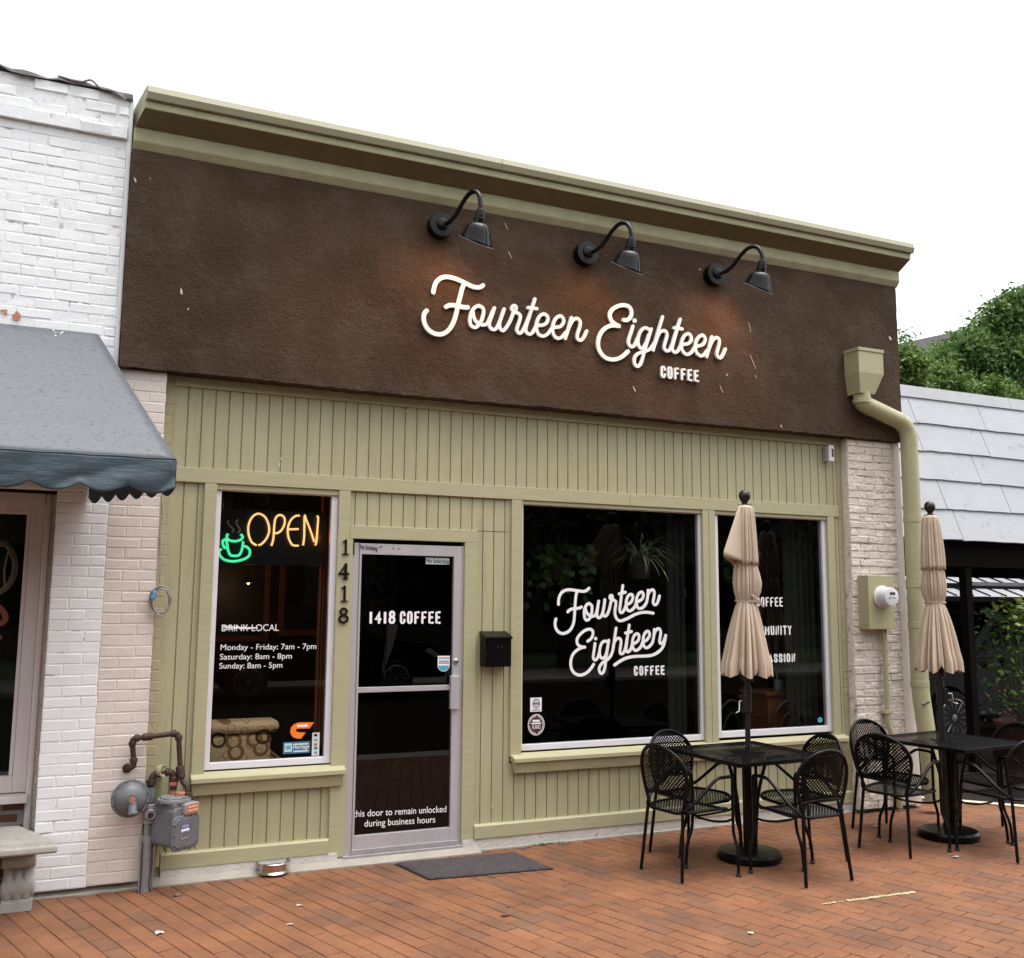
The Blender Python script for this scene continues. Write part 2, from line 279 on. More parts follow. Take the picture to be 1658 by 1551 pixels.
def ribbon(mb, pts, wd, y, dep, idx=0, k=5, smooth=True, nc=6):
    "flat round-ended stroke in an X-Z plane (front at y, back at y+dep); pts are (x,z)"
    P = [Vector((p[0], p[1])) for p in pts]
    if smooth and len(P) > 2: P = [Vector((q.x, q.y)) for q in spline([Vector((p.x, p.y, 0)) for p in P], k)]
    N = len(P); L_, R_ = [], []; h = wd/2; yy = []
    for i, p in enumerate(P):
        t = ((P[min(i+1, N-1)]-p)+(p-P[max(i-1, 0)]))
        t = t.normalized() if t.length > 1e-9 else Vector((1, 0)); nn = Vector((-t.y, t.x))
        L_.append(p+nn*h); R_.append(p-nn*h); yy.append(y-.00035*idx-.0012*i/max(N-1, 1))
    F = []; Bk = []
    t0 = (P[1]-P[0]).normalized(); t1 = (P[-1]-P[-2]).normalized()
    k0 = len(mb.v)
    def pair(p, q, yv):
        mb.v += [(p.x, yv, p.y), (q.x, yv, q.y), (p.x, y+dep, p.y), (q.x, y+dep, q.y)]
    rows = []
    for j in range(1, nc):
        a = math.pi/2*j/nc; c = P[0]-t0*(h*math.cos(a)); nn = Vector((-t0.y, t0.x))*(h*math.sin(a)); rows.append((c+nn, c-nn, yy[0]))
    rows += list(zip(L_, R_, yy))
    for j in range(nc-1, 0, -1):
        a = math.pi/2*j/nc; c = P[-1]+t1*(h*math.cos(a)); nn = Vector((-t1.y, t1.x))*(h*math.sin(a)); rows.append((c+nn, c-nn, yy[-1]))
    for r_ in rows: pair(*r_)
    for i in range(len(rows)-1):
        a = k0+4*i; b = a+4
        mb.f += [(a, b, b+1, a+1), (a+2, a+3, b+3, b+2), (a, a+2, b+2, b), (a+1, b+1, b+3, a+3)]
    a = k0; mb.f.append((a, a+1, a+3, a+2)); a = k0+4*(len(rows)-1); mb.f.append((a, a+2, a+3, a+1))
def px(strokes, ox, oy, s, y):
    return [[(lambda p: (p.x, p.z))(at(ox+a/s, oy+b/s, y)) for a, b in st] for st in strokes]
GL = {  # block letters on a 0..1 x 0..1 field
 'C': [[(.95, .72), (.95, .85), (.75, 1), (.25, 1), (.05, .85), (.05, .15), (.25, 0), (.75, 0), (.95, .15), (.95, .28)]],
 'O': [[(.5, 1), (.25, 1), (.05, .85), (.05, .15), (.25, 0), (.75, 0), (.95, .15), (.95, .85), (.75, 1), (.5, 1)]],
 'F': [[(.95, 1), (.08, 1), (.08, 0)], [(.08, .52), (.75, .52)]], 'E': [[(.95, 1), (.08, 1), (.08, 0), (.95, 0)], [(.08, .52), (.78, .52)]],
 'M': [[(.05, 0), (.05, 1), (.5, .4), (.95, 1), (.95, 0)]], 'U': [[(.05, 1), (.05, .15), (.25, 0), (.75, 0), (.95, .15), (.95, 1)]],
 'N': [[(.05, 0), (.05, 1), (.95, 0), (.95, 1)]], 'I': [[(.5, 0), (.5, 1)]], 'T': [[(0, 1), (1, 1)], [(.5, 1), (.5, 0)]],
 'Y': [[(.02, 1), (.5, .5), (.98, 1)], [(.5, .5), (.5, 0)]], 'A': [[(.03, 0), (.5, 1), (.97, 0)], [(.2, .3), (.8, .3)]],
 'S': [[(.95, .75), (.95, .87), (.75, 1), (.25, 1), (.05, .87), (.05, .68), (.25, .55), (.75, .45), (.95, .32), (.95, .13), (.75, 0), (.25, 0), (.05, .13), (.05, .25)]],
 'P': [[(.08, 0), (.08, 1), (.75, 1), (.95, .88), (.95, .6), (.75, .46), (.08, .46)]], 'L': [[(.08, 1), (.08, 0), (.95, 0)]],
 '1': [[(.2, .8), (.55, 1), (.55, 0)]], '4': [[(.75, 0), (.75, 1), (.05, .3), (1, .3)]],
 '8': [[(.5, .53), (.25, .55), (.1, .68), (.1, .87), (.3, 1), (.7, 1), (.9, .87), (.9, .68), (.75, .55), (.25, .5), (.05, .35), (.05, .13), (.25, 0), (.75, 0), (.95, .13), (.95, .35), (.75, .5), (.5, .53)]]}
def block(mb, text, x0, z0, x1, z1, y, dep, gap=.35, stroke=.24, x1z=None):
    wts = [.45 if c in 'I1' else (.5 if c == ' ' else (1.25 if c == 'M' else 1)) for c in text]
    tot = sum(wts)+gap*(len(text)-1); u = (x1-x0)/tot; x = x0; n = 0; st = u*stroke*1.25
    for c, wt in zip(text, wts):
        for g in GL.get(c, []):
            zz = z0+st/2; hh = z1-z0-st
            ribbon(mb, [(x+st/2+p*(u*wt-st), zz+q*hh) for p, q in g], st, y, dep, n, smooth=False, nc=3); n += 1
        x += u*(wt+gap)
def text_obj(name, body, a, b, cap, y, mat, parent, dep=.0015):
    "a,b: pixel of the left and right end of the baseline; cap: cap height in pixels"
    cu = bpy.data.curves.new(name, 'FONT'); cu.body = body; cu.extrude = .02
    tmp = bpy.data.objects.new(name, cu); COL.objects.link(tmp)
    cu.body = 'H'; dg = bpy.context.evaluated_depsgraph_get(); dg.update(); me = tmp.evaluated_get(dg).to_mesh(); ch = max(v.co.y for v in me.vertices)
    tmp.evaluated_get(dg).to_mesh_clear(); cu.body = body; dg.update(); me = bpy.data.meshes.new_from_object(tmp.evaluated_get(dg))
    bpy.data.objects.remove(tmp)
    pa, pb = at(*a, y), at(*b, y); hz = (at(a[0], a[1]-cap, y)-pa).z
    xs = [v.co.x for v in me.vertices]; lo, hi = min(xs), max(xs); k = (pb.x-pa.x)/(hi-lo); kz = hz/ch; sl_ = (pb.z-pa.z)/(hi-lo)
    root = parent
    while root.parent is not None: root = root.parent
    o0 = ORG.get(root.name, Vector())
    for v in me.vertices:
        x, z, d = v.co; v.co = Vector((pa.x+(x-lo)*k, y+(-dep if d > 0 else 0), pa.z+z*kz+sl_*(x-lo)))-o0
    me.name = name; me.materials.clear(); me.materials.append(mat)
    o = bpy.data.objects.new(name, me); COL.objects.link(o); o.parent = parent; return o
def bricks(mb, x0, x1, z0, z1, y, course=.0683, ln=.205, gap=.0045, dep=.0024, seed=1, jit=.0022, cham=.0055, tilt=.0011):
    rg = random.Random(seed); n = round((z1-z0)/course); course = (z1-z0)/n
    for i in range(n):
        za = z0+i*course; x = x0-(ln/2 if i % 2 else 0)*rg.uniform(.9, 1.1)
        while x < x1-.01:
            xa, xb = max(x, x0), min(x+ln, x1); x += ln
            if xb-xa < .03: continue
            g = gap/2; dy = rg.uniform(-tilt, tilt); j = lambda: rg.uniform(-jit, jit)
            a0, a1, b0, b1 = xa+(g if xa > x0 else 0)+j(), xb-(g if xb < x1 else 0)+j(), za+g+j(), za+course-g+j()
            c = cham; yb = y+dep
            vs = [(a0, yb, b0), (a1, yb, b0), (a1, yb, b1), (a0, yb, b1)]+[(p, y+dy+rg.uniform(-tilt, tilt)*.5, q) for p, q in ((a0+c+j(), b0+c+j()), (a1-c+j(), b0+c+j()), (a1-c+j(), b1-c+j()), (a0+c+j(), b1-c+j()))]
            mb.add(vs, [(4, 5, 6, 7), (0, 1, 5, 4), (1, 2, 6, 5), (2, 3, 7, 6), (3, 0, 4, 7)])
    return mb
def siding(mb, x0, x1, z0, z1, y, bw=.0905, off=0, gw=.007, gd=.011):
    "vertical tongue-and-groove boards as one folded sheet"
    xs = []; x = x0+off
    prof = [(x0, y)]
    while x < x1-.012:
        if x > x0+.012:
            prof += [(x-gw/2-.0015, y), (x-gw/2+.001, y+gd), (x+gw/2-.001, y+gd), (x+gw/2+.0015, y)]
        x += bw
    prof.append((x1, y))
    mb.grid([[(a, b, z0) for a, b in prof], [(a, b, z1) for a, b in prof]]); return mb
def curl(c, r, a0, a1, n=10): return [(c[0]+r*math.cos(R(a0+(a1-a0)*i/n)), c[1]+r*math.sin(R(a0+(a1-a0)*i/n))) for i in range(n+1)]
# ---------------------------------------------------------------- setting: ground
def rot2(p, a): return (p[0]*math.cos(a)-p[1]*math.sin(a), p[0]*math.sin(a)+p[1]*math.cos(a))
def make_ground():
    g = MB().grid([[(x, y, -.06) for x in (-150, 150)] for y in (-150, 150)]).build('ground', grass_m); props(g, kind='structure')
    b = MB().box(-6, -4.2, -.04, 13, .6, -.0055).build('paving_bed', sand); props(b, kind='structure')
    rg = random.Random(7); mb = MB(); A = R(-72); L, W, gp = .2, .1, .0045
    for j in range(-110, 110):
        off = (.5 if j % 2 else 0)+rg.uniform(-.06, .06)
        for i in range(-60, 60):
            cx, cy = rot2(((i+off)*(L+gp), j*(W+gp)), A); cx += 3; cy -= 2
            if not (-3.2 < cx < 11 and -4.1 < cy < .02) or cy > -.0+(.6 if cx > 7.2 else 0) or cx > 7.9-cy*.85: continue
            t = rg.uniform(-.012, .012); dz = rg.uniform(-.0012, .0012); jl, jw = L/2-rg.uniform(0, .002), W/2-rg.uniform(0, .0016); tx, ty = rg.uniform(-.008, .008), rg.uniform(-.012, .012)
            vs = []
            for (s, zz) in ((0, -.012), (0, -.0025), (.0035, 0)):
                for p, q in ((-jl+s, -jw+s), (jl-s, -jw+s), (jl-s, jw-s), (-jl+s, jw-s)):
                    X, Y = rot2((p, q), A+t); vs.append((cx+X, cy+Y, zz+dz+(p*tx+q*ty)*(zz > -.01)))
            mb.add(vs, [(8, 9, 10, 11)]+[(a+k, a+(k+1) % 4, a+4+(k+1) % 4, a+4+k) for a in (0, 4) for k in range(4)])
    o = mb.build('pavement', pav, fix=False); props(o, kind='structure')
    s = MB().prism([(-.075, -.04), (-.075, .006), (-.055, .014), (.02, .05), (.3, .05), (.3, -.04)], -1.2, 2.9, lambda p, q, t: (t, p, q))
    s.prism([(-.016, -.04), (-.016, .006), (.02, .045), (.3, .045), (.3, -.04)], 2.9, 7.2, lambda p, q, t: (t, p, q))
    props(s.build('concrete_path', concrete), kind='structure')
    rd = MB().box(-80, -13.5, -.05, 80, -4.55, -.05+.002).build('road', asphalt); props(rd, kind='structure')
    k = MB().box(-80, -4.55, -.06, 80, -4.2, .0).build('kerb', concrete, bevel=.02); props(k, kind='structure')
    k = MB().box(-80, -16.5, -.055, 80, -13.5, .05).build('far_pavement', concrete, bevel=.02); props(k, kind='structure')
    d = MB().add([(7.55, .3, .004), (8.35, -.62, .004), (11.4, -4.1, .004), (40, -4.1, .004), (40, 30, .004), (7.15, 30, .004), (7.15, .8, .004)], [tuple(range(7))]).build('driveway', asphalt); props(d, kind='structure')
    e = MB().add([(7.2, .62, .008), (7.14, .55, .008), (8.95, -1.52, .008), (9.03, -1.46, .008)], [(0, 1, 2, 3)]).build('edge_line', pale_line); props(e, kind='structure')
    rg = random.Random(3); mb = MB()
    for i in range(60):
        t = i/60; u0, v0 = 1332+t*150, 1464.5-t*19.5; p = CAM+(lambda d: d*(-CAM.z/d.z))(_fw+_r*((u0-PW/2)/FPX)-_u*((v0-PH/2)/FPX))
        wd = (.014 if t < .25 else .034)*rg.uniform(.5, 1.1); x, y = p.x, p.y+rg.uniform(-.004, .004)
        if t < .3 and rg.random() < .35: continue
        mb.add([(x-.008, y-wd*rg.uniform(.3, .6), .0042), (x+.009, y-wd*rg.uniform(.3, .6), .0042), (x+.009, y+wd*rg.uniform(.3, .6), .0042), (x-.008, y+wd*rg.uniform(.3, .6), .0042)], [(0, 1, 2, 3)])
    props(mb.build('pavement_paint', yellow_line), kind='structure')
make_ground()

# ---------------------------------------------------------------- coffee shop
SHOP = thing('coffee_shop', 'green and brown single-storey coffee shop with siding below a brown stucco band', 'building', (3.7, 0, 0))
S = SHOP
def wallpart(name, mat, mort, x0, x1, z0, z1, y, seed, back=.1, md=.0021, **kw):
    o = bricks(MB(), x0, x1, z0, z1, y, seed=seed, **kw).build(name, mat, S, fix=False)
    MB().box(x0+.0005, y+md, z0, x1-.0005, back, z1).build('mortar', mort, o); return o
def shop_shell():
    wallpart('brick_pier', cream_paint, mortar_c, .285, .595, .05, 3.292, -.08, 11)
    wallpart('brick_pier', cream_rough, M('gappy_mortar', (0.66, 0.58, 0.52), 0.85, var=.15, vs=20, bump=.8, bs=60, bd=.01, dirt=(.16, .12, .10), ds=6, dth=.565, dw=.1), 6.435, 6.99, .03, 3.292, -.08, 12, jit=.004, tilt=.005, cham=.005, gap=.008, dep=.009, md=.007)
    MB().prism([(6.985, .03), (7.15, .03), (7.062, 2.0), (7.055, 3.292), (6.985, 3.292)], -.086, .3, lambda p, q, t: (p, t, q)).build('corner_board', cream_paint, S, bevel=.004)
    for x0, x1, sd in ((.597, .655, 21), (6.378, 6.433, 22)):
        o = bricks(MB(), x0, x1, .05, 3.3, .006, seed=sd, ln=.115, gap=.004, dep=.002).build('brick_strip', green_brick, S, fix=False)
        MB().box(x0, .0072, .05, x1, .1, 3.3).build('mortar', mortar_g, o)
    yb = .022
    for x0, x1, z0, z1 in ((.655, 6.345, 2.676, 3.24), (.655, .882, .17, 2.584), (.9, 1.885, .17, .60), (1.885, 3.152, 2.325, 2.584), (2.865, 3.152, .17, 2.33), (3.152, 6.345, .17, .60)):
        off = (.0025-(x0-.655)) % .0905
        siding(MB(), x0, x1, z0, z1, yb, off=off).build('siding', green, S, fix=False)
    box('corner_base', green_brick, S, .598, .007, 0, .716, .09, .20, .004)
    box('header_board', green_wood, S, .655, .0, 3.231, 6.378, .1, 3.297)
    box('belt_board', green_wood, S, .655, -.002, 2.580, 4.2, .03, 2.680); box('belt_board', green_wood, S, 4.2015, -.002, 2.580, 6.378, .03, 2.680)
    for a, b, z0 in ((.880, .961, .66), (1.803, 1.887, .66), (3.15, 3.242, .65), (4.906, 4.966, .66), (4.969, 5.031, .66), (6.248, 6.329, .66)):
        box('window_post', green_wood, S, a, .0, z0, b, .09, 2.580)
    box('corner_board', green_wood, S, 6.345, .012, .17, 6.378, .05, 3.231)
    box('lintel_board', green_wood, S, 1.887, -.001, 2.237, 2.867, .04, 2.331)
    box('door_casing', green_wood, S, 2.769, .0, .05, 2.867, .09, 2.237); box('door_casing', green_wood, S, 1.800, .001, .05, 1.913, .09, 2.237)
    box('door_head', wall_dark, S, 1.913, .045, 2.21, 2.769, .09, 2.237)
    for x0, x1 in ((.715, 1.800), (2.867, 6.43)):
        MB().prism([(-.014, .084), (-.014, .172), (-.006, .182), (.06, .186), (.06, .084)], x0, x1, lambda p, q, t: (t, p, q)).build('base_board', green_wood, S, bevel=.003)
    MB().prism([(-.006, -.02), (-.006, .083), (.06, .083), (.06, -.02)], 2.78, 6.44, lambda p, q, t: (t, p, q)).build('plinth', plinth_m, S)
    MB().prism([(-.012, .0), (-.01, .083), (.06, .083), (.06, 0)], .72, 1.86, lambda p, q, t: (t, p, q)).build('plinth', plinth_m, S)
    # stucco band, frieze, cornice
    rg = random.Random(4); P = []
    nx, nz = 150, 34
    for j in range(nz+1):
        z = 3.295+(4.785-3.295)*j/nz; row = []
        for i in range(nx+1):
            x = .295+(7.052-.295)*i/nx; e = .004*math.sin(x*3.1+z*2)+.003*math.sin(x*7.7-z*5)+rg.uniform(-.0012, .0012)
            row.append((x+(rg.uniform(-.003, .003) if i in (0, nx) else 0), -.13+e*.7, z+(rg.uniform(-.004, .004)+.004*math.sin(x*2.3) if j == 0 else 0)))
        P.append(row)
    mb = MB().grid(P)
    for row in (P[0], P[-1]): mb.grid([row, [(x, .3, z) for x, y, z in row]])
    for k in (0, -1): mb.grid([[r[k] for r in P], [(r[k][0], .3, r[k][2]) for r in P]])
    band = mb.build('stucco_band', brown, S, smooth=30)
    xl = lambda p, t: (.292+max(0, -.13-p)*.38) if t < 1 else t
    MB().prism([(-.128, 4.785), (-.165, 4.835), (-.158, 4.93), (.1, 4.93), (.1, 4.785)], 0, 7.075, lambda p, q, t: (xl(p, t), p, q)).build('frieze', green_rough, S, bevel=.006)
    cor = MB().prism([(-.15, 4.931), (-.298, 5.01), (-.298, 5.062), (.1, 5.062), (.1, 4.931)], 0, 7.085, lambda p, q, t: (xl(p, t), p, q)).build('cornice', green_rough, S, bevel=.004)
    MB().prism([(-.16, 4.9345), (-.294, 5.0082), (-.294, 5.0060), (-.16, 4.9322)], 0, 7.08, lambda p, q, t: (xl(p, t)+.002 if t < 1 else t, p, q)).build('soffit', M('shaded_soffit', (.15, .118, .062), .9, var=.1, vs=8, bump=.5, bs=120, bd=.005), cor)  # underside coloured darker than the sage cornice: its deep shade is painted in
    for a, b in ((0, 2.9), (2.902, 5.3), (5.302, 7.1)):
        MB().prism([(-.322, 5.064), (-.338, 5.107), (-.322, 5.156), (.15, 5.18), (.15, 5.064)], a, b, lambda p, q, t: ((xl(p, t)-.004 if t < 1 else t), p, q)).build('cap_flashing', cap_metal, cor, bevel=.003)
    # body
    box('side_wall', cream_rough, S, 6.995, .1, 0, 7.052, 7.0, 4.9, 0); box('back_wall', cream_rough, S, .3, 7.0, 0, 7.052, 7.1, 4.9, 0)
    box('roof', roof_gray, S, .3, .31, 4.55, 6.99, 7.0, 4.65, 0)
    mb = MB()
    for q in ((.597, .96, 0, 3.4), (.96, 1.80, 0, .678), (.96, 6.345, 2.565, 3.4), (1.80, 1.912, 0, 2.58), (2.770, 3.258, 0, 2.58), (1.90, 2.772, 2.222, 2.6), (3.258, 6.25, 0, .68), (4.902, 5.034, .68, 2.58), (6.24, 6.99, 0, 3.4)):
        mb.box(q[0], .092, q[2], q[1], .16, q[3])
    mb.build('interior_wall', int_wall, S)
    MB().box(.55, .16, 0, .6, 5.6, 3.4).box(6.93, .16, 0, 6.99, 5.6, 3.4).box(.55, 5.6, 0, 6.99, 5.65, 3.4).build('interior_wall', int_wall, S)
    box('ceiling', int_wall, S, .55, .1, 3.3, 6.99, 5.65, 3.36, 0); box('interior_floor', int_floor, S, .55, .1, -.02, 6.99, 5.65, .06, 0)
    rg = random.Random(5); mb = MB()
    for u, v, l, wd, sl_ in ((219, 291, 10, 3, .3), (243, 289, 3, 2, 0), (294, 472, 13, 5, .2), (820, 367, 14, 1.6, .5), (826, 413, 14, 1.6, .5), (1214, 530, 24, 1.1, .25), (1219, 585, 32, 1.3, .4), (1224, 610, 10, 1, .3), (1177, 607, 5, 3, -.6), (1168, 630, 16, 1.2, .4), (1027, 630, 11, 2.6, .5), (1441, 547, 9, 5, .3), (1265, 690, 8, 2, .2), (1133, 436, 4, 3, 0), (305, 500, 4, 3, 0)):
        pts = []
        for k in range(8):
            a = k/8*2*math.pi; r_ = rg.uniform(.6, 1.1); U = math.cos(a)*wd/2*r_; V = math.sin(a)*l/2*r_; q = at(u+U+V*sl_, v+V, -.137); pts.append(q)
        mb.add(pts, [tuple(range(8))])
    mb.build('paint_chips', scuff, band)
def siding_chips():
    rg = random.Random(15); mb = MB()
    for u, v, l, wd in ((423, 742, 9, 2), (452, 752, 14, 4), (455, 742, 6, 3), (388, 722, 3, 2), (657, 665, 4, 5), (848, 715, 3, 2), (797, 1303, 12, 3.5), (762, 1128, 3, 3), (1318, 768, 7, 3), (1352, 1160, 16, 2.5), (1350, 1140, 8, 1.5), (1368, 1168, 3, 4), (515, 780, 9, 1.2)):
        q = [at(u+wd*.5*rg.uniform(.5, 1.1)*math.cos(k*.785), v+l*.5*rg.uniform(.5, 1.1)*math.sin(k*.785), -.004 if v > 770 and v < 800 else .0195) for k in range(8)]; mb.add(q, [tuple(range(8))])
    mb.build('paint_chips', M('bare_primer', (.52, .48, .38), .8), S)
shop_shell(); siding_chips()

def window(x0, x1, gx0, gx1, gz0, gz1, fz0, head=True):
    f = MB().box(x0, .03, fz0, gx0, .085, gz1+.02).box(gx1, .03, fz0, x1, .085, gz1+.02).box(gx0, .031, fz0, gx1, .085, gz0).box(gx0, .031, gz1, gx1, .085, gz1+.02).build('window', frame_white, S, bevel=.004)
    MB().add([(gx0, .052, gz0), (gx1, .052, gz0), (gx1, .052, gz1), (gx0, .052, gz1)], [(0, 1, 2, 3)]).build('pane', glass, f, fix=False)
    box('head_trim', green_wood, f, x0, .012, gz1+.004, x1, .029, 2.58, .002)
    return f
W1 = window(.961, 1.803, .996, 1.757, .725, 2.538, .679)
W2 = window(3.242, 4.906, 3.262, 4.883, .728, 2.546, .682)
W3 = window(5.031, 6.248, 5.080, 6.208, .742, 2.546, .690)
def sill(x0, x1, ret):
    s = MB().prism([(-.062, .613), (-.062, .643), (.03, .672), (.03, .613)], x0, x1, lambda p, q, t: (t, p, q)).build('window_sill', green_wood, S, bevel=.003)
    MB().prism([(-.04, .612), (-.022, .53), (.02, .53), (.02, .612)], 0, 1, lambda p, q, t: (x0+.008+ret*(.612-q) if t == 0 else x1-.015, p, q)).build('apron', green_wood, s, bevel=.003)
sill(.876, 1.895, .06); sill(3.160, 6.372, .22)

def door():
    f = MB().box(1.913, .02, .05, 1.965, .075, 2.208).box(2.742, .02, .05, 2.769, .075, 2.208).build('door_frame', alu, S, bevel=.002)
    box('hinge_cap', dark_plastic, f, 1.916, .012, 2.12, 1.928, .02, 2.225, .003)
    d = MB().box(1.967, .012, .075, 1.982, .058, 2.205).box(2.687, .012, .075, 2.741, .058, 2.205).box(1.982, .0125, 2.128, 2.687, .058, 2.205).box(1.982, .0125, .075, 2.687, .058, .18).box(1.982, .0125, 1.152, 2.687, .055, 1.188).build('door', alu, S, bevel=.002)
    for a, b in ((.18, 1.152), (1.188, 2.128)):
        MB().add([(1.982, .034, a), (2.687, .034, a), (2.687, .034, b), (1.982, .034, b)], [(0, 1, 2, 3)]).build('pane', glass_door, d, fix=False)
    MB().box(2.664, -.012, 1.016, 2.736, -.002, 1.252).box(2.664, -.012, 1.016, 2.670, .011, 1.252).box(2.664, -.0125, 1.2515, 2.736, .011, 1.256).build('door_handle', alu, d, bevel=.003)
    MB().lathe([(.020, 0), (.020, .008), (.014, .012)], (2.711, .012, 1.358), (0, -1, 0), 20).lathe([(.008, 0), (.0075, .0025)], (2.711, -.0002, 1.358), (0, -1, 0), 12).build('lock', steel, d, smooth=40)
    mb = MB().box(1.96, .002, .056, 2.745, .012, .088)
    for i in range(7): mb.lathe([(.004, 0), (.003, .002)], (2.0+i*.118, .0015, .072), (0, -1, 0), 8)
    mb.build('door_sweep', alu_d, d, bevel=.001)
    box('threshold', alu_d, S, 1.9, -.01, .03, 2.78, .1, .054)
    mb = MB(); block(mb, '1418', *(lambda a, b: (a.x, a.z, b.x, b.z))(at(597.5, 1010.2, .03), at(640.8, 988.6, .03)), .031, .0015, gap=.25, stroke=.27)
    mb.build('lettering', vinyl, d)
    mb = MB(); block(mb, 'COFFEE', *(lambda a, b: (a.x, a.z, b.x, b.z))(at(647, 1010.2, .03), at(714, 989.6, .03)), .031, .0015, gap=.2, stroke=.29)
    mb.build('lettering', vinyl, d)
    text_obj('lettering', 'this door to remain unlocked', (571.6, 1323), (722.6, 1314.6), 10.6, .032, vinyl, d)
    text_obj('lettering', 'during business hours', (590, 1338.6), (704.6, 1331.6), 10.6, .032, vinyl, d)
    text_obj('lettering', 'No Smoking', (582.8, 888.6), (611, 891.2), 7.0, .0105, black_ink, d)
    def sheet(name, mat, u0, v0, u1, v1, y):
        a, b = at(u0, v0, y), at(u1, v1, y); return MB().box(min(a.x, b.x), y, b.z, b.x, y+.0008, a.z).build(name, mat, d)
    sheet('sticker', pale_vinyl, 689.3, 902.8, 727.6, 914.2, .0318)
    text_obj('lettering', 'No Soliciting', (690.2, 911), (727, 912.6), 7.2, .0305, black_ink, d)
    a = at(709, 1062, .03); b = at(728, 1087, .03); cx = (a.x+b.x)/2; hw = (b.x-a.x)/2; pz = a.z; h = a.z-b.z
    MB().prism([(cx-hw, pz), (cx+hw, pz), (cx+hw, pz-h*.6)]+[(cx+hw*math.cos(R(t)), pz-h*.6-h*.4*math.sin(R(t))) for t in range(15, 180, 15)]+[(cx-hw, pz-h*.6)], .031, .0318, lambda p, q, t: (p, t, q)).build('sticker', vinyl, d)
    MB().prism([(cx+hw*.9*math.cos(R(t)), pz-h*.62-h*.34*math.sin(R(t))) for t in range(0, 181, 15)], .0300, .0308, lambda p, q, t: (p, t, q)).build('sticker', poster_m, d)
    mb = MB()
    for i, (p, q) in enumerate(((.1, .9), (.3, .8), (.42, .85))): mb.box(cx-hw*q, .0302, pz-h*(p+.08), cx+hw*q, .0309, pz-h*p)
    mb.build('lettering', M('gray_ink', (.22, .24, .3), .6), d)
    mb = MB()
    for u, v in ((615, 886.5), (618, 885), (637, 888), (645.5, 888.4)):
        q = at(u, v, .012); mb.lathe([(.006, 0), (.004, .003)], (q.x, .0125, q.z), (0, -1, 0), 8)
    mb.build('bolt', dark_plastic, d)
poster_m = M('sky_blue_vinyl', (.09, .33, .52), .5)
door()

def house_number(dig, u, v0, v1, hw):
    a, b = at(u, v1, -.004), at(u, v0, -.004); h = b.z-a.z; w = h*hw
    X = lambda p: a.x+(p-.5)*w; Z = lambda q: a.z+q*h
    st = {'1': [([(.18, .86), (.35, .9), (.58, 1)], .09), ([(.58, .97), (.58, .03)], .16), ([(.15, .02), (1, .02)], .07)],
          '4': [([(.7, 1), (.7, .0)], .17), ([(.7, 1), (.02, .33)], .08), ([(.02, .33), (1, .33)], .13), ([(.45, .01), (.95, .01)], .06)],
          '8': [([(.5, .54), (.2, .66), (.16, .85), (.5, .98), (.84, .85), (.8, .66), (.5, .54)], .12), ([(.5, .54), (.12, .4), (.06, .18), (.5, .02), (.94, .18), (.88, .4), (.5, .54)], .13)]}[dig]
    mb = MB()
    for i, (pts, wd) in enumerate(st): ribbon(mb, [(X(p), Z(q)) for p, q in pts], wd*w*1.6, -.012, .011, i, smooth=dig == '8', nc=4)
    mb.build('house_number', black_ink, S)
for dg_, u, v0, v1, hw in (('1', 558.6, 874, 897.6, .5), ('4', 556.2, 913.6, 936.6, .68), ('1', 556.6, 948.8, 973.6, .5), ('8', 555.8, 984.4, 1008.4, .62)): house_number(dg_, u, v0, v1, hw)

# ---- vinyl on the windows
YG = .0505
def strokes(name, mat, parent, lst, ox, oy, s, y, wd, dep=.0015):
    mb = MB(); k = 0
    for st in px(lst, ox, oy, s, y): ribbon(mb, st, wd, y, dep, k); k += 1
    return mb.build(name, mat, parent)
def dot(mb, u, v, r, y, dep):
    q = at(u, v, y); mb.prism([(q.x+r*math.cos(R(t)), q.z+r*math.sin(R(t))) for t in range(0, 360, 24)], y, y+dep, lambda p, z, t: (p, t, z))
E = [[(197,530),(200,440),(225,340),(280,260),(370,210),(470,205),(580,220),(680,235),(770,240),(830,215),(880,170)],[(615,235),(590,330),(575,470),(565,620),(555,780),(540,920),(500,1040),(430,1130),(320,1182),(220,1165),(150,1090),(122,1000),(125,920),(140,860)],[(405,700),(450,655),(520,630),(600,625),(670,610),(710,590)],
 [(880,510),(940,560),(945,660),(930,760),(890,850),(830,885),(785,840),(770,720),(785,620),(830,540),(880,510)],[(800,640),(830,720),(890,780),(960,800),(1020,770),(1050,700),(1075,580),(1095,460)],
 [(1095,460),(1075,600),(1055,740),(1065,810),(1105,830),(1150,800),(1190,700),(1215,560),(1233,430)],[(1233,430),(1215,570),(1190,700),(1200,770),(1245,795),(1290,750),(1330,650),(1360,520),(1380,430),(1345,390),(1355,340),(1390,335),(1405,380),(1385,430),(1440,440),(1480,470)]]
F = [[(236,470),(232,560),(215,660),(222,780),(265,865),(335,900),(420,880),(530,830),(650,765),(760,725),(870,710),(960,712),(1070,730)],[(392,110),(370,260),(350,420),(330,580),(320,660),(340,710),(380,710),(420,660),(450,580),(470,530)],
 [(470,540),(540,510),(590,460),(615,380),(600,320),(555,310),(500,360),(470,450),(465,560),(490,650),(540,680),(600,650),(660,580),(690,490)],[(700,480),(770,450),(830,400),(850,320),(830,265),(790,260),(735,310),(700,400),(695,500),(720,600),(780,625),(850,590),(910,510),(940,400),(955,215)],[(945,350),(980,260),(1040,205),(1085,230),(1095,300),(1080,400),(1065,480),(1085,530),(1120,540),(1160,500),(1190,420),(1208,345)],[(310,300),(380,280),(445,260)]]
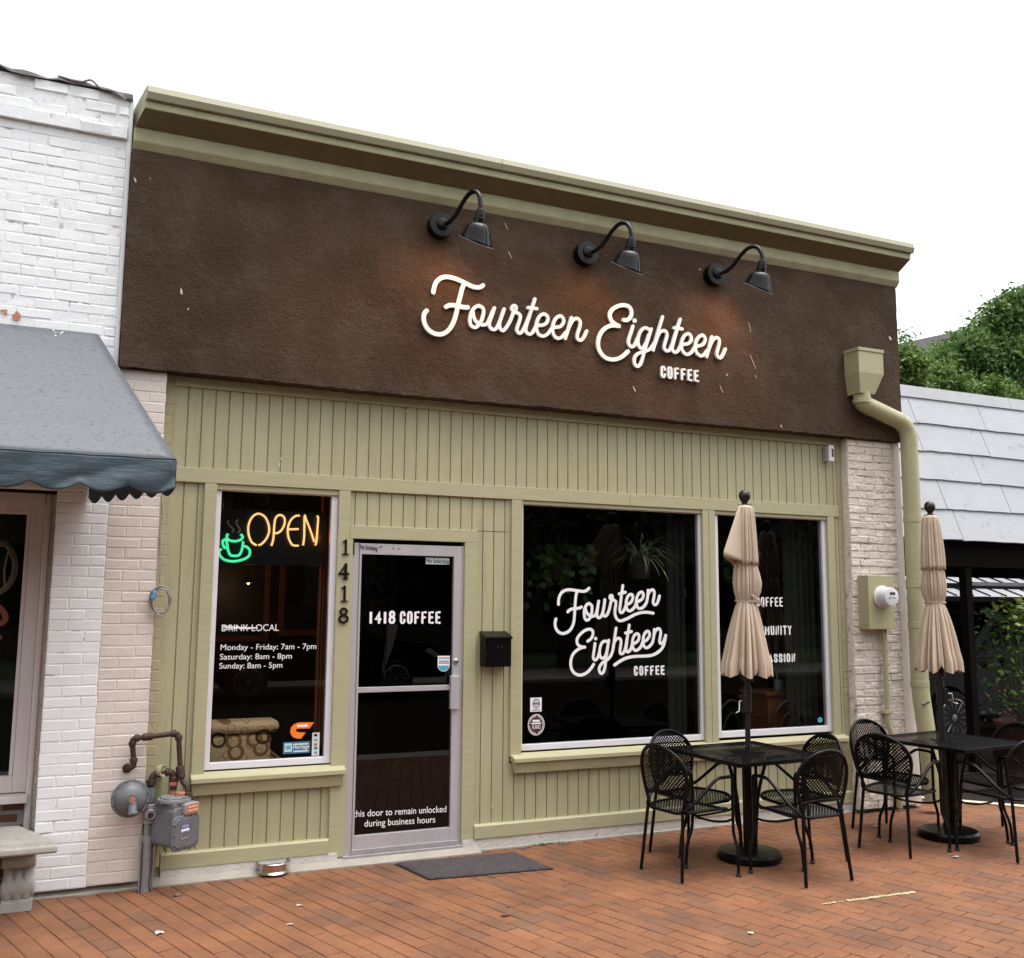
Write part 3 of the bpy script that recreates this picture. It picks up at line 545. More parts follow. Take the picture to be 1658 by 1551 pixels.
G = [[(575,525),(640,480),(685,400),(690,310),(650,265),(590,260),(500,295),(410,370),(345,460),(335,550),(370,620),(430,650),(510,660)],[(510,660),(420,680),(320,740),(240,830),(200,950),(195,1060),(220,1160),(280,1240),(380,1285),(480,1270),(580,1210),(660,1120),(708,1045)],
 [(738,580),(720,720),(700,850),(705,920),(745,945),(795,900),(835,780)],[(1010,540),(955,525),(890,570),(850,680),(840,800),(860,880),(910,910),(960,870),(1000,760),(1020,640)],[(1045,505),(1025,640),(1000,800),(980,950),(960,1100),(930,1210),(880,1250),(840,1210),(832,1130),(870,1050),(930,990),(1000,950),(1070,880),(1120,780),(1150,640),(1180,430),(1208,235)]]
H = [[(180,620),(200,560),(240,490),(300,460),(345,500),(350,580),(335,680),(325,760),(345,805),(390,800),(430,740),(460,620),(490,450),(535,165)],[(535,165),(510,330),(490,480),(470,640),(465,730),(490,765),(530,755),(570,700),(600,600)],[(605,595),(680,560),(735,510),(755,440),(745,380),(700,360),(650,400),(615,480),(605,590),(625,690),(680,735),(750,700),(800,640),(835,540)],
 [(845,535),(910,510),(965,450),(990,380),(975,320),(935,305),(885,350),(850,440),(845,540),(865,640),(920,675),(990,640),(1050,560),(1080,440),(1095,265)],[(450,345),(520,330),(585,310)],[(1085,400),(1115,310),(1170,250),(1215,260),(1238,330),(1225,430),(1210,520),(1230,575),(1270,575),(1310,510),(1350,395)],[(1350,395),(1330,520),(1295,640),(1220,740),(1110,815),(1000,850),(850,860),(700,865),(560,880),(430,920),(310,985),(205,1060)]]
def window_vinyl():
    mb = MB(); k = 0
    for lst, ox, oy in ((E, 890, 940), (F, 980, 940)):
        for st in px(lst, ox, oy, 13.817, YG): ribbon(mb, st, .0235, YG, .0015, k); k += 1
    mb.build('lettering', vinyl, W2)
    mb = MB(); k = 0
    for lst, ox, oy in ((G, 910, 1000), (H, 980, 1000)):
        for st in px(lst, ox, oy, 13.817, YG): ribbon(mb, st, .0235, YG, .0015, k); k += 1
    dot(mb, 910+753/13.817, 1000+468/13.817, .014, YG, .0015); mb.build('lettering', vinyl, W2)
    c = lambda a, b: (at(*a, YG).x, at(*a, YG).z, at(*b, YG).x, at(*b, YG).z)
    mb = MB(); block(mb, 'COFFEE', *c((1026.2, 1094), (1076, 1077)), YG, .0015, gap=.28, stroke=.31); mb.build('lettering', vinyl, W2)
    for t, a, b in (('COFFEE', (1224.5, 982), (1267, 967)), ('COMMUNITY', (1213, 1028.5), (1281, 1013)), ('COMPASSION', (1211, 1073.5), (1287, 1058))):
        mb = MB(); block(mb, t, *c(a, b), YG, .0015, gap=.3, stroke=.26); mb.build('lettering', vinyl, W3)
    def sheet(name, mat, u0, v0, u1, v1, y, par):
        a, b = at(u0, v0, y), at(u1, v1, y); return MB().box(a.x, y, b.z, b.x, y+.0008, a.z).build(name, mat, par)
    # window one: opening hours
    text_obj('lettering', 'DRINK LOCAL', (358.8, 1022), (451.4, 1021.2), 10.6, YG, vinyl, W1)
    text_obj('lettering', 'Monday - Friday: 7am - 7pm', (357, 1052.6), (512, 1050.6), 9.2, YG, vinyl, W1)
    text_obj('lettering', 'Saturday: 8am - 8pm', (356, 1068), (472.4, 1066.2), 9.0, YG, vinyl, W1)
    text_obj('lettering', 'Sunday: 8am - 5pm', (355, 1082.6), (457, 1081), 9.0, YG, vinyl, W1)
    mb = MB()
    for i, (u0, v0, u1, v1) in enumerate(((362, 1013.5, 416, 1016.5), (361, 1015.5, 417, 1017), (388, 1018, 417, 1016.5), (362, 1018.5, 384, 1017.5))):
        ribbon(mb, [(at(u0, v0, .048).x, at(u0, v0, .048).z), (at((u0+u1)/2, (v0+v1)/2+.6, .048).x, at((u0+u1)/2, (v0+v1)/2+.6, .048).z), (at(u1, v1, .048).x, at(u1, v1, .048).z)], .0055, .0475, .001, i)
    mb.build('scraped_film', vinyl, W1)
    pts = [(1045,938),(905,940),(862,957),(838,985),(830,1015),(838,1050),(860,1075),(895,1085),(928,1084),(970,1030),(905,1028),(886,1020),(880,1010),(886,1000),(900,996),(1003,993)]
    pp = [at(320+a/5.539, 1000+b/5.539, YG) for a, b in pts]; MB().prism([(q.x, q.z) for q in pp], YG, YG+.001, lambda p, q, t: (p, t, q)).build('sticker', orange_vinyl, W1)
    sheet('lettering', vinyl, 481, 1173.6, 498, 1176.4, .0495, W1)
    sheet('sticker', blue_vinyl, 458.8, 1202, 501.8, 1218.6, YG, W1); sheet('sticker', pale_vinyl, 461, 1204, 472.6, 1216.8, .0495, W1)
    sheet('sticker', poster_m, 463, 1207, 470.8, 1213.5, .0490, W1)
    text_obj('lettering', 'Heritage', (474.6, 1212.6), (500.4, 1211.2), 6, .0495, vinyl, W1)
    sheet('lettering', pale_vinyl, 475, 1204, 499, 1205.4, .0495, W1); sheet('lettering', pale_vinyl, 475, 1215.4, 499, 1216.6, .0495, W1)
    sheet('sticker', pale_vinyl, 505.8, 1186.4, 516.6, 1223, YG, W1)
    for v, mt in ((1188.5, black_ink), (1196, cable_gray), (1203.5, tag_orange), (1209.5, blue_vinyl), (1217, cable_gray)): sheet('sticker', mt, 508.6, v, 513.6, v+3.6, .0495, W1)
    # window two: seals
    sheet('sticker', vinyl, 858.6, 1129.8, 877, 1151.8, YG, W2)
    def oval(name, mat, u, v, ru, rv, y, par, hole=0):
        q = at(u, v, y); a = at(u+ru, v, y).x-q.x; b = q.z-at(u, v+rv, y).z; n = 36; mb = MB(); o = [(q.x+a*math.cos(i/n*2*math.pi), q.z+b*math.sin(i/n*2*math.pi)) for i in range(n)]
        if not hole: mb.prism(o, y, y+.0006, lambda p, z, t: (p, t, z))
        else:
            c_ = [(q.x+a*hole*math.cos(i/n*2*math.pi), q.z+b*hole*math.sin(i/n*2*math.pi)) for i in range(n)]
            mb.add([(p, y, z) for p, z in o]+[(p, y, z) for p, z in c_], [(i, (i+1) % n, n+(i+1) % n, n+i) for i in range(n)])
        mb.build(name, mat, par)
    gi = M('seal_ink', (.16, .16, .24), .6)
    oval('lettering', gi, 868.2, 1139, 6, 8.2, .0496, W2, .82); sheet('lettering', gi, 863, 1137.4, 873.4, 1140.8, .0494, W2); oval('lettering', gi, 868.2, 1139, 3.9, 5.8, .0492, W2, .8); sheet('lettering', cable_gray, 861.5, 1148.8, 874.5, 1150, .0494, W2)
    oval('sticker', plum_vinyl, 868.2, 1173.4, 13.6, 17.4, YG, W2); oval('sticker', vinyl, 868.2, 1173.4, 13.4, 17.2, .0496, W2, .92)
    text_obj('lettering', 'PLANO', (861.8, 1180.8), (875, 1179.8), 6.8, .0495, vinyl, W2); sheet('lettering', vinyl, 860.4, 1170.4, 876, 1172, .0494, W2); sheet('lettering', vinyl, 862.4, 1165.6, 874, 1168.4, .0494, W2)
    mb = MB(); q = at(868.2, 1173.4, .0494); a = at(879, 1173.4, .0494).x-q.x; b = q.z-at(868.2, 1187.4, .0494).z
    for i in range(30):
        if i % 8 == 7: continue
        t0 = i/30*2*math.pi; p = (q.x+a*math.cos(t0), q.z+b*math.sin(t0)); mb.box(p[0]-.003, .0494, p[1]-.0045, p[0]+.003, .0498, p[1]+.0045)
    mb.build('lettering', vinyl, W2)
    oval('sticker', poster_m, 1328, 1165.5, 4, 4.5, YG, W3)
window_vinyl()
# ---------------------------------------------------------------- things on the shop front
SG = thing('shop_sign', 'raised white script and block letters reading Fourteen Eighteen Coffee on the brown band', 'sign', (5, -.13, 4))
YS = -.156
A_ = [[(352,475),(365,400),(395,310),(450,245),(530,205),(630,203),(740,230),(860,280),(960,330),(1060,375),(1150,390),(1210,375),(1240,352)],[(905,320),(865,420),(830,560),(795,700),(765,840),(725,980),(660,1110),(580,1190),(470,1230),(350,1205),(250,1130),(195,1030),(178,930),(195,850),(230,805)],[(580,735),(640,708),(720,710),(830,730),(900,745),(965,745)]]
A2 = [[(1165,715),(1240,760),(1250,850),(1215,980),(1150,1075),(1090,1105),(1025,1065),(1005,970),(1030,850),(1090,750),(1165,715)],[(1060,830),(1075,920),(1120,1000),(1190,1050),(1260,1060),(1320,1030),(1360,950),(1400,850),(1445,755)],
 [(1445,755),(1390,920),(1352,1030),(1370,1110),(1430,1145),(1490,1110),(1540,1000),(1590,860),(1618,775)],[(1618,775),(1575,900),(1535,1040),(1550,1130),(1600,1163),(1655,1110),(1710,1020),(1755,920),(1787,822)]]
B_ = [[(240,480),(205,440),(230,388),(270,390),(288,430),(262,480),(255,500),(320,520),(360,570),(345,660),(310,760),(300,830),(345,880),(400,840),(450,740),(500,620),(550,480),(590,360),(620,265)],[(620,265),(570,420),(520,580),(470,730),(455,820),(480,875),(535,895),(590,850),(640,750)],
 [(640,745),(700,735),(770,730),(830,690),(855,620),(830,560),(770,535),(710,570),(665,650),(645,750),(660,850),(700,910),(770,930),(850,890),(910,810),(935,770)],[(930,785),(1000,770),(1070,760),(1120,710),(1135,650),(1110,590),(1060,570),(1000,610),(955,690),(935,790),(950,890),(990,950),(1050,970),(1120,930),(1175,860)],[(497,420),(575,430),(655,440)],[(1275,600),(1245,700),(1205,840),(1162,975)],[(1200,860),(1235,760),(1290,660),(1350,615),(1400,630),(1430,680),(1420,770),(1385,880),(1375,950),(1400,995),(1440,1005),(1490,960),(1525,890),(1545,840)]]
C_ = [[(660,450),(720,455),(780,410),(810,340),(800,250),(750,190),(660,165),(560,180),(460,230),(400,310),(392,390),(425,470),(490,530),(565,570)],[(565,570),(450,558),(350,580),(260,650),(195,750),(165,870),(170,980),(210,1080),(290,1170),(390,1212),(500,1212),(610,1170),(690,1110),(740,1060)]]
C2 = [[(838,570),(805,680),(765,800),(750,880),(775,945),(830,970),(880,920),(930,800)],[(1150,640),(1090,605),(1030,620),(975,690),(940,800),(935,900),(960,970),(1010,1000),(1060,960),(1110,850),(1140,740)],[(1190,625),(1155,740),(1110,880),(1060,1050),(1020,1200),(985,1300),(930,1350),(880,1320),(860,1240),(885,1150),(940,1100),(1020,1070),(1120,1040),(1200,980),(1260,880)],[(1410,390),(1370,520),(1310,720),(1260,900),(1225,1035)]]
D_ = [[(10,680),(60,530),(110,450),(170,420),(225,445),(240,510),(220,600),(190,700),(190,770),(240,815),(300,780),(340,690),(380,560),(430,390),(495,200)],[(495,200),(440,380),(400,520),(360,660),(340,760),(360,820),(405,840),(460,800),(500,720),(520,660)],[(525,695),(590,680),(650,670),(700,620),(710,560),(680,495),(630,480),(570,530),(530,610),(515,700),(530,790),(570,850),(630,880),(700,850),(760,770),(800,690)],
 [(795,730),(870,710),(930,690),(970,630),(975,570),(945,520),(900,510),(840,560),(800,640),(785,730),(800,820),(840,880),(900,910),(960,880),(1020,800)],[(375,365),(450,375),(530,390)],[(1105,540),(1080,640),(1045,780),(1003,925)],[(1045,790),(1080,690),(1130,600),(1185,555),(1235,580),(1250,640),(1230,740),(1205,840),(1210,910),(1255,950),(1300,920),(1340,840),(1365,775)]]
def make_sign():
    def word(sets, dots=()):
        mb = MB(); k = 0
        for lst, ox, oy, s, wd in sets:
            for st in px(lst, ox, oy, s, YS): ribbon(mb, st, wd, YS, .018, k); k += 1
        for u, v, r in dots: dot(mb, u, v, r, YS, .018)
        o = mb.build('lettering', sign_white, SG); return o
    word([(A_, 670, 430, 11.053, .033), (A2, 670, 430, 11.053, .026), (B_, 810, 460, 11.053, .026)])
    word([(C_, 955, 480, 11.933, .033), (C2, 955, 480, 11.933, .027), (D_, 1060, 500, 11.931, .027)], [(955+870/11.933, 480+465/11.933, .019)])
    a, b = at(1070, 610.5, YS), at(1132, 618, YS); c = at(1070, 591, YS)
    mb = MB(); block(mb, 'COFFEE', a.x, (a.z+b.z)/2-.005, b.x, (a.z+b.z)/2+(c.z-a.z)*.98, YS, .018, gap=.25, stroke=.29); mb.build('lettering', sign_white, SG)
    mb = MB()
    for u, v in ((700, 480), (745, 470), (735, 535), (700, 540), (790, 510), (835, 525), (870, 520), (905, 540), (940, 545), (980, 540), (1010, 505), (1035, 555), (1065, 545), (1100, 550), (1130, 565), (1165, 575), (1080, 602), (1105, 604), (1125, 607)):
        q = at(u, v, YS); mb.tube([(q.x, -.131, q.z), (q.x, YS+.017, q.z)], .004, 6)
    # stand-off pins sit behind the letters only
    pins = mb.build('mounting_pin', dark_plastic, SG)
make_sign()

def gooseneck(pu, pv, nu, nv, label):
    P = at(pu, pv, -.2); P = Vector((P.x, -.13, P.z)); N = at(nu, nv, -.60)
    t = thing('gooseneck_lamp', label, 'wall lamp', P, 'gooseneck lamps over the sign')
    mb = MB().lathe([(.096, 0), (.098, .06), (.094, .078), (.048, .08), (.045, .092), (.026, .098)], P, (0, -1, 0), 36)
    o = mb.build('wall_plate', lamp_black, t, smooth=35)
    mb = MB()
    for a in (80, 215, 325):
        mb.lathe([(.0055, .07), (.0045, .0765), (.002, .078)], P+Vector((.072*math.cos(R(a)), 0, .072*math.sin(R(a)))), (0, -1, 0), 8)
    mb.build('bolt', chrome, o)
    d = Vector((N.x-P.x, N.y-P.y, 0)); D = d.length; d.normalize(); up = Vector((0, 0, 1)); h = N.z-P.z
    pt = [P+d*s*D+up*z for s, z in ((.14, 0.0), (.30, .012), (.42, .04), (.52, .085), (.62, .125), (.72, .150), (.82, .155), (.91, .135), (.965, .095), (.99, h+.06), (1.0, h+.03), (1.0, h-.005))]
    MB().tube(spline(pt, 6), .0165, 12).build('arm', lamp_black, t, smooth=60)
    tilt = (-up*1-d*.22).normalized(); o0 = N+up*.0
    MB().lathe([(.017, -.02), (.024, -.018), (.035, 0), (.037, .048), (.042, .052), (.043, .056), (.040, .06), (.041, .09), (.045, .094)], o0, tilt, 28).build('socket', lamp_black, t, smooth=35)
    prof = [(.045, .090), (.066, .097), (.082, .113), (.093, .140), (.103, .172), (.113, .200), (.124, .220)]
    mb = MB(); z = tilt; x = d-(z*d.dot(z)); x.normalize(); y = z.cross(x); n = 40; rows = []
    for r_, hh in prof:
        row = []
        for j in range(n+1):
            a = 2*math.pi*j/n; f = (hh-.09)/.132; hx = hh+f*(.045*math.cos(a)); row.append(o0+z*hx+(x*math.cos(a)+y*math.sin(a))*(r_*(1+.1*f*math.cos(a)*0)))
        rows.append(row)
    sh = mb.grid(rows).build('lamp_shade', lamp_black, t, smooth=50, solid=.003)
    MB().tube(rows[-1], .0035, 6, caps=False).build('rim', chrome_dark, sh, smooth=60)
    MB().lathe([(.014, .09), (.028, .12), (.031, .145), (.024, .168), (.002, .176)], o0, tilt, 16).build('bulb', bulb_m, t, smooth=60)
    l = bpy.data.lights.new('lamp_glow', 'SPOT'); l.energy = 6.5; l.color = (1, .45, .18); l.shadow_soft_size = .12; l.spot_size = R(140); l.spot_blend = .9
    lo = bpy.data.objects.new('lamp_glow', l); COL.objects.link(lo); lo.parent = t; lo.location = o0+tilt*.20-P; lo.rotation_euler = (-(tilt-d*.70-Vector((.25, 0, 0)))).to_track_quat('Z', 'Y').to_euler()
chrome_dark = M('worn_rim', (.22, .21, .21), .35, .5); bulb_m = M('lit_bulb', (1, .8, .5), .4, emit=(1, .55, .22), es=6)
gooseneck(715.5, 363.4, 778.5, 342, 'black gooseneck lamp above the letter F of the sign')
gooseneck(951.7, 409, 1022.7, 388.4, 'middle black gooseneck lamp, above the E of the sign')
gooseneck(1161, 443.4, 1234.8, 424, 'black gooseneck lamp nearest the downspout end of the band')

def downspout():
    t = thing('rain_downspout', 'sage green downspout with tapered collector box at the right corner', 'downspout', (6.53, -.2, 3))
    x0, x1, y0, y1 = 6.39, 6.675, -.31, -.128; cx = 6.50
    mb = MB(); top, mid, bot = 4.085, 3.86, 3.675
    r0 = [(x0, y0, top), (x1, y0, top), (x1, y1, top), (x0, y1, top)]; r1 = [(x0, y0, mid), (x1, y0, mid), (x1, y1, mid), (x0, y1, mid)]
    r2 = [(cx-.085, -.285, bot), (cx+.085, -.285, bot), (cx+.085, y1, bot), (cx-.085, y1, bot)]
    mb.add(r0+r1+r2, [(0, 1, 5, 4), (1, 2, 6, 5), (3, 0, 4, 7), (2, 3, 7, 6), (4, 5, 9, 8), (5, 6, 10, 9), (7, 4, 8, 11), (6, 7, 11, 10), (8, 9, 10, 11)])
    c = mb.build('collector_box', green_metal, t, bevel=.003, solid=.004)
    MB().box(x0-.008, y0-.010, top-.03, x1+.008, y0+.002, top).box(x0-.010, y0+.002, top-.03, x0+.002, y1, top).box(x1-.002, y0+.002, top-.03, x1+.010, y1, top).build('rim', green_metal, c, bevel=.002)
    rg = random.Random(2); mb = MB()
    for i in range(26):
        x, y = rg.uniform(x0+.02, x1-.08), rg.uniform(y0+.03, y1-.01); r_ = rg.uniform(.012, .03); mb.lathe([(r_, -.01), (r_*.8, r_*.35), (r_*.3, r_*.5)], (x, y, top-.004), (rg.uniform(-.3, .3), rg.uniform(-.3, .3), 1), 7)
    mb.box(x0+.01, y0+.01, top-.05, x1-.01, y1, top-.008); mb.build('debris', M('crusty_debris', (.42, .33, .28), .95, var=.4, vs=60), c)
    pts = [(cx, -.215, 3.70), (cx, -.215, 3.60), (7.045, -.215, 3.44), (7.045, -.215, 1.05), (7.06, -.26, .62), (7.06, -.30, .08)]
    MB().tube(bend(pts, .14, 8), .0765, 24).build('pipe', green_metal, t, smooth=50)
    mb = MB()
    for z in (2.57, 1.98, 1.62, 1.10): mb.lathe([(.0765, -.028), (.081, -.027), (.081, .027), (.0765, .028)], (7.045, -.215, z), (0, 0, 1), 24, cap=False)
    mb.lathe([(.0765, -.02), (.082, -.018), (.082, .018), (.0765, .02)], (cx, -.215, 3.615), (0, 0, 1), 24, cap=False)
    mb.lathe([(.077, -.006), (.0795, 0), (.077, .006)], (cx+.09, -.215, 3.565), (.9, 0, -.35), 24, cap=False); mb.lathe([(.077, -.006), (.0795, 0), (.077, .006)], (6.93, -.215, 3.475), (.96, 0, -.28), 24, cap=False)
    mb.build('collar', green_metal, t, smooth=40)
    MB().tube([(6.975, -.297, .93), (7.02, -.302, .945), (7.06, -.300, .95)], .009, 6).build('torn_slit', dark_plastic, t)
downspout()

def electric_meter():
    t = thing('electric_meter', 'sage green electric meter box with a round glass meter on the right pier', 'meter', (6.65, -.08, 1.57))
    b = box('meter_box', green_metal, t, 6.497, -.205, 1.580, 6.795, -.075, 2.055, .005)
    MB().tube([(6.4955, -.14+.028*math.cos(a*.3), 1.64+.028*math.sin(a*.3)) for a in range(21)], .0022, 5).build('knockout', green_metal, b, smooth=60)
    MB().lathe([(.098, 0), (.1, .012), (.088, .022)], (6.650, -.205, 1.865), (0, -1, 0), 36).build('collar', plastic_white, t, smooth=40)
    d = MB().lathe([(.083, .015), (.083, .105), (.078, .118), (.06, .122)], (6.650, -.205, 1.865), (0, -1, 0), 40).build('meter_dome', meter_dome, t, smooth=35)
    MB().box(6.625, -.3295, 1.885, 6.685, -.3265, 1.905).box(6.582, -.30, 1.83, 6.60, -.26, 1.855).box(6.61, -.3290, 1.852, 6.635, -.3268, 1.858).box(6.655, -.3290, 1.853, 6.69, -.3268, 1.858).build('meter_display', dark_plastic, d)
    MB().tube(bend([(6.742, -.125, 1.585), (6.742, -.125, .74), (6.80, -.135, .60), (6.83, -.135, .03)], .12, 8), .024, 14).build('conduit', green_metal, t, smooth=60)
    MB().box(6.70, -.152, .84, 6.785, -.076, .872).build('pipe_clamp', green_metal, t, bevel=.004)
    MB().tube(spline([(6.70, -.15, 1.585), (6.703, -.155, 1.55), (6.698, -.15, 1.52)], 5), .004, 6).build('seal_wire', cream_rope, t)
electric_meter()

def small_facade():
    t = thing('mailbox', 'black metal mailbox hung on the siding right of the door', 'mailbox', (3.0, 0, 1.32))
    MB().prism([(.02, 1.318), (-.098, 1.318), (-.098, 1.535), (.02, 1.575)], 2.905, 3.112, lambda p, q, t: (t, p, q)).build('body', black_paint, t, bevel=.004)
    l = MB().prism([(.02, 1.577), (-.106, 1.5375), (-.106, 1.522), (-.103, 1.522), (.02, 1.570)], 2.899, 3.118, lambda p, q, t: (t, p, q)).build('lid', black_paint, t, bevel=.002)
    MB().lathe([(.004, 0), (.003, .003)], (3.035, -.098, 1.467), (0, -1, 0), 8).lathe([(.004, 0), (.003, .003)], (3.007, -.098, 1.465), (0, -1, 0), 8).build('rivet', steel, t)
    t = thing('alarm_box', 'small white alarm box at the top right end of the green siding', 'alarm box', (6.26, 0, 3.09))
    b = box('back_box', alu_d, t, 6.232, -.035, 3.075, 6.285, .02, 3.215, .008); box('cover', plastic_white, t, 6.238, -.062, 3.07, 6.302, -.0355, 3.222, .012); box('display', dark_plastic, b, 6.268, -.064, 3.115, 6.290, -.061, 3.19, .002)
    t = thing('cable_coil', 'coil of grey cable with blue tape hanging at the left pier edge', 'cable', (.62, -.09, 1.8))
    rg = random.Random(9); c = Vector((.628, -.11, 1.79)); mb = MB()
    for k in range(6):
        a0 = rg.uniform(0, 6); rx, rz = .055+rg.uniform(-.006, .008), .088+rg.uniform(-.008, .01); dx, dz = rg.uniform(-.008, .008), rg.uniform(-.01, .01)
        mb.tube([c+Vector((dx+rx*math.cos(a0+i*.25), rg.uniform(-.003, .003)+(k-3)*.006+.008*math.sin(i*.25), dz+rz*math.sin(a0+i*.25))) for i in range(27)], .0042, 6)
    mb.tube(spline([(.612, -.10, 1.88), (.614, -.09, 1.93), (.606, -.084, 2.05), (.603, -.084, 2.2), (.612, -.085, 2.36), (.604, -.084, 2.44)], 6), .004, 6)
    mb.tube(spline([(.618, -.10, 1.88), (.62, -.088, 1.98), (.610, -.085, 2.15), (.606, -.084, 2.40), (.600, -.085, 2.6)], 6), .003, 6)
    mb.tube(spline([(.60, -.085, 1.70), (.612, -.085, 1.45), (.600, -.085, 1.25), (.607, -.085, 1.05), (.63, -.05, .98), (.66, .0, .95)], 6), .0022, 5)
    mb.build('loops', cable_gray, t, smooth=60)
    MB().tube([c+Vector((-.053+.012*math.sin(i), -.01, .01+i*.016)) for i in range(4)], .017, 8).build('tape', cable_blue, t, smooth=60)
    t = thing('vent_stub', 'green painted vent pipe stub poking out behind the gas meter', 'pipe', (.73, .0, .5))
    MB().tube(bend([(.675, -.035, .12), (.675, -.035, .70), (.69, -.15, .726)], .05, 6), .033, 16).build('pipe', green_metal, t, smooth=50)
    MB().lathe([(.036, 0), (.038, .03), (.03, .03), (.03, .005)], (.678, -.140, .724), (.75, -.8, .05), 16, cap=False).build('rim', green_metal, t, smooth=40)
    MB().lathe([(.002, .004), (.031, .005)], (.678, -.140, .724), (.75, -.8, .05), 16, cap=False).build('opening', dark_plastic, t)  # dark disc standing in for the shade inside the pipe mouth
small_facade()

def gas_meter():
    t = thing('gas_meter', 'grey gas meter with round regulator and rusty pipes left of the first window', 'gas meter', (.7, -.2, 0))
    q = lambda u, v, y: at(u, v, y)
    top = [q(206, 1243, -.08), q(209, 1243, -.145), q(217, 1241, -.15), q(214, 1196, -.15), q(289, 1187, -.15), q(292, 1248, -.15), q(295, 1266, -.16), q(303, 1272, -.18), q(304, 1290, -.19)]
    MB().tube(bend(top, .022, 5), .0165, 14).build('outlet_pipe', rust, t, smooth=50)
    def ring(a, b, r, l): a, b = Vector(a), Vector(b); d = (b-a).normalized(); mb.lathe([(r*.85, -l/2), (r, -l/2+.004), (r, l/2-.004), (r*.85, l/2)], a, d, 14)
    for p0, p1, s, r_, l in ((top[2], top[3], .22, .0235, .03), (top[2], top[3], .82, .0235, .03), (top[3], top[4], .1, .0235, .03), (top[3], top[4], .33, .024, .06), (top[3], top[4], .9, .0235, .03), (top[4], top[5], .12, .0235, .03), (top[5], top[6], .1, .026, .075), (top[7], top[8], .9, .03, .04)):
        p = p0+(p1-p0)*s; mb = MB(); ring(p, p+(p1-p0), r_, l); mb.build('pipe_fitting', rust, t, smooth=35)
    MB().lathe([(.028, 0), (.03, .012), (.02, .02)], (top[0].x, -.082, top[0].z), (0, -1, 0), 14).build('pipe_fitting', rust, t, smooth=35)
    yo = -.135; X = .628
    arch = [(X, yo, .60), (X, yo, .705), (X+.135, yo, .715), (X+.135, yo, .60)]
    MB().tube(bend(arch, .05, 8), .021, 14).build('inlet_pipe', rust, t, smooth=50)
    mb = MB()
    for p, d, r_, l in (((X, yo, .655), (0, 0, 1), .029, .035), ((X+.045, yo, .708), (1, 0, .07), .028, .02), ((X+.09, yo, .712), (1, 0, .07), .028, .02), ((X+.135, yo, .665), (0, 0, 1), .029, .035)):
        MB().lathe([(r_*.85, -l/2), (r_, -l/2+.004), (r_, l/2-.004), (r_*.85, l/2)], p, d, 14).build('pipe_fitting', rust, t, smooth=35)
    MB().lathe([(.019, 0), (.019, .07), (.028, .075), (.028, .1), (.02, .1)], (X+.135, yo, .555), (0, 0, 1), 14).lathe([(.032, 0), (.032, .035), (.026, .04)], (.80, -.19, .555), (0, 0, 1), 14).build('union_nut', primer, t, smooth=35)
    MB().tube([(X-.006, yo, .0), (X-.006, yo, .335)], .031, 16).tube([(X-.004, yo, .33), (X-.002, yo, .62)], .024, 14).build('riser_pipe', galv, t, smooth=50)
    MB().prism([(-.045, 0), (-.045, .06), (-.039, .06), (-.039, 0)], .006, .30, lambda p, z, tt: (X+p, yo-.035+z, tt)).prism([(.033, 0), (.033, .06), (.039, .06), (.039, 0)], .006, .32, lambda p, z, tt: (X+p, yo-.035+z, tt)).build('post_bracket', galv, t)
    v = MB().lathe([(.026, -.06), (.036, -.055), (.036, -.035), (.03, -.03), (.03, .03), (.036, .035), (.036, .055), (.026, .06)], (X, yo, .465), (0, 0, 1), 16).lathe([(.034, 0), (.034, .045), (.03, .05)], (X+.004, yo, .465), (0, -1, 0), 18).build('shutoff_valve', galv, t, smooth=35)
    MB().lathe([(.018, .05), (.016, .056)], (X+.004, yo, .465), (0, -1, 0), 12).box(X-.001, yo-.063, .452, X+.009, yo-.055, .478).build('valve_stem', dark_plastic, v)
    # regulator
    ax = Vector((.12, -1, .05)).normalized(); rc = Vector((.508, -.19, .575))
    rgl = MB().lathe([(.03, -.06), (.07, -.045), (.098, -.012), (.112, -.010), (.114, 0), (.112, .010), (.098, .011), (.090, .028), (.075, .046), (.05, .06), (.034, .064), (.032, .075)], rc, ax, 40).build('regulator', meter_gray, t, smooth=35)
    mb = MB(); xx = ax.orthogonal().normalized(); yy = ax.cross(xx)
    for i in range(12): mb.lathe([(.007, -.014), (.007, .014), (.004, .016)], rc+(xx*math.cos(i*.5236)+yy*math.sin(i*.5236))*.105, ax, 6)
    for i in range(6): mb.tube([rc+ax*.062+(xx*math.cos(i*1.047)+yy*math.sin(i*1.047))*.03, rc+ax*.034+(xx*math.cos(i*1.047)+yy*math.sin(i*1.047))*.084], .004, 5)
    mb.build('bolt', meter_gray, rgl)
    MB().lathe([(.026, 0), (.026, .07), (.03, .075), (.03, .085), (.02, .086)], rc+ax*.055, (.1, -.2, -1), 18).build('vent_hood', meter_gray, rgl, smooth=40)
    MB().lathe([(.018, .07), (.018, .088), (.012, .09)], rc, ax, 14).build('seal_cap', primer, rgl, smooth=40)
    MB().tube([rc+Vector((.09, .03, .0)), (X, yo, .60)], .022, 12).lathe([(.03, -.05), (.034, 0), (.03, .04)], (X-.002, yo, .585), (0, 0, 1), 14).build('regulator_neck', meter_gray, t, smooth=40)
    # meter body: rounded case turned a little to the left
    mt = Matrix.Translation((.768, -.185, .015)) @ Matrix.Rotation(R(36), 4, 'Z')
    def rounded(x0, x1, z0, z1, r_, n=5):
        o = []
        for cx, cz, a in ((x1-r_, z1-r_, 0), (x0+r_, z1-r_, 90), (x0+r_, z0+r_, 180), (x1-r_, z0+r_, 270)): o += [(cx+r_*math.cos(R(a+90*i/n)), cz+r_*math.sin(R(a+90*i/n))) for i in range(n+1)]
        return o
    P = lambda p, q_, tt: mt @ Vector((p, tt, q_))
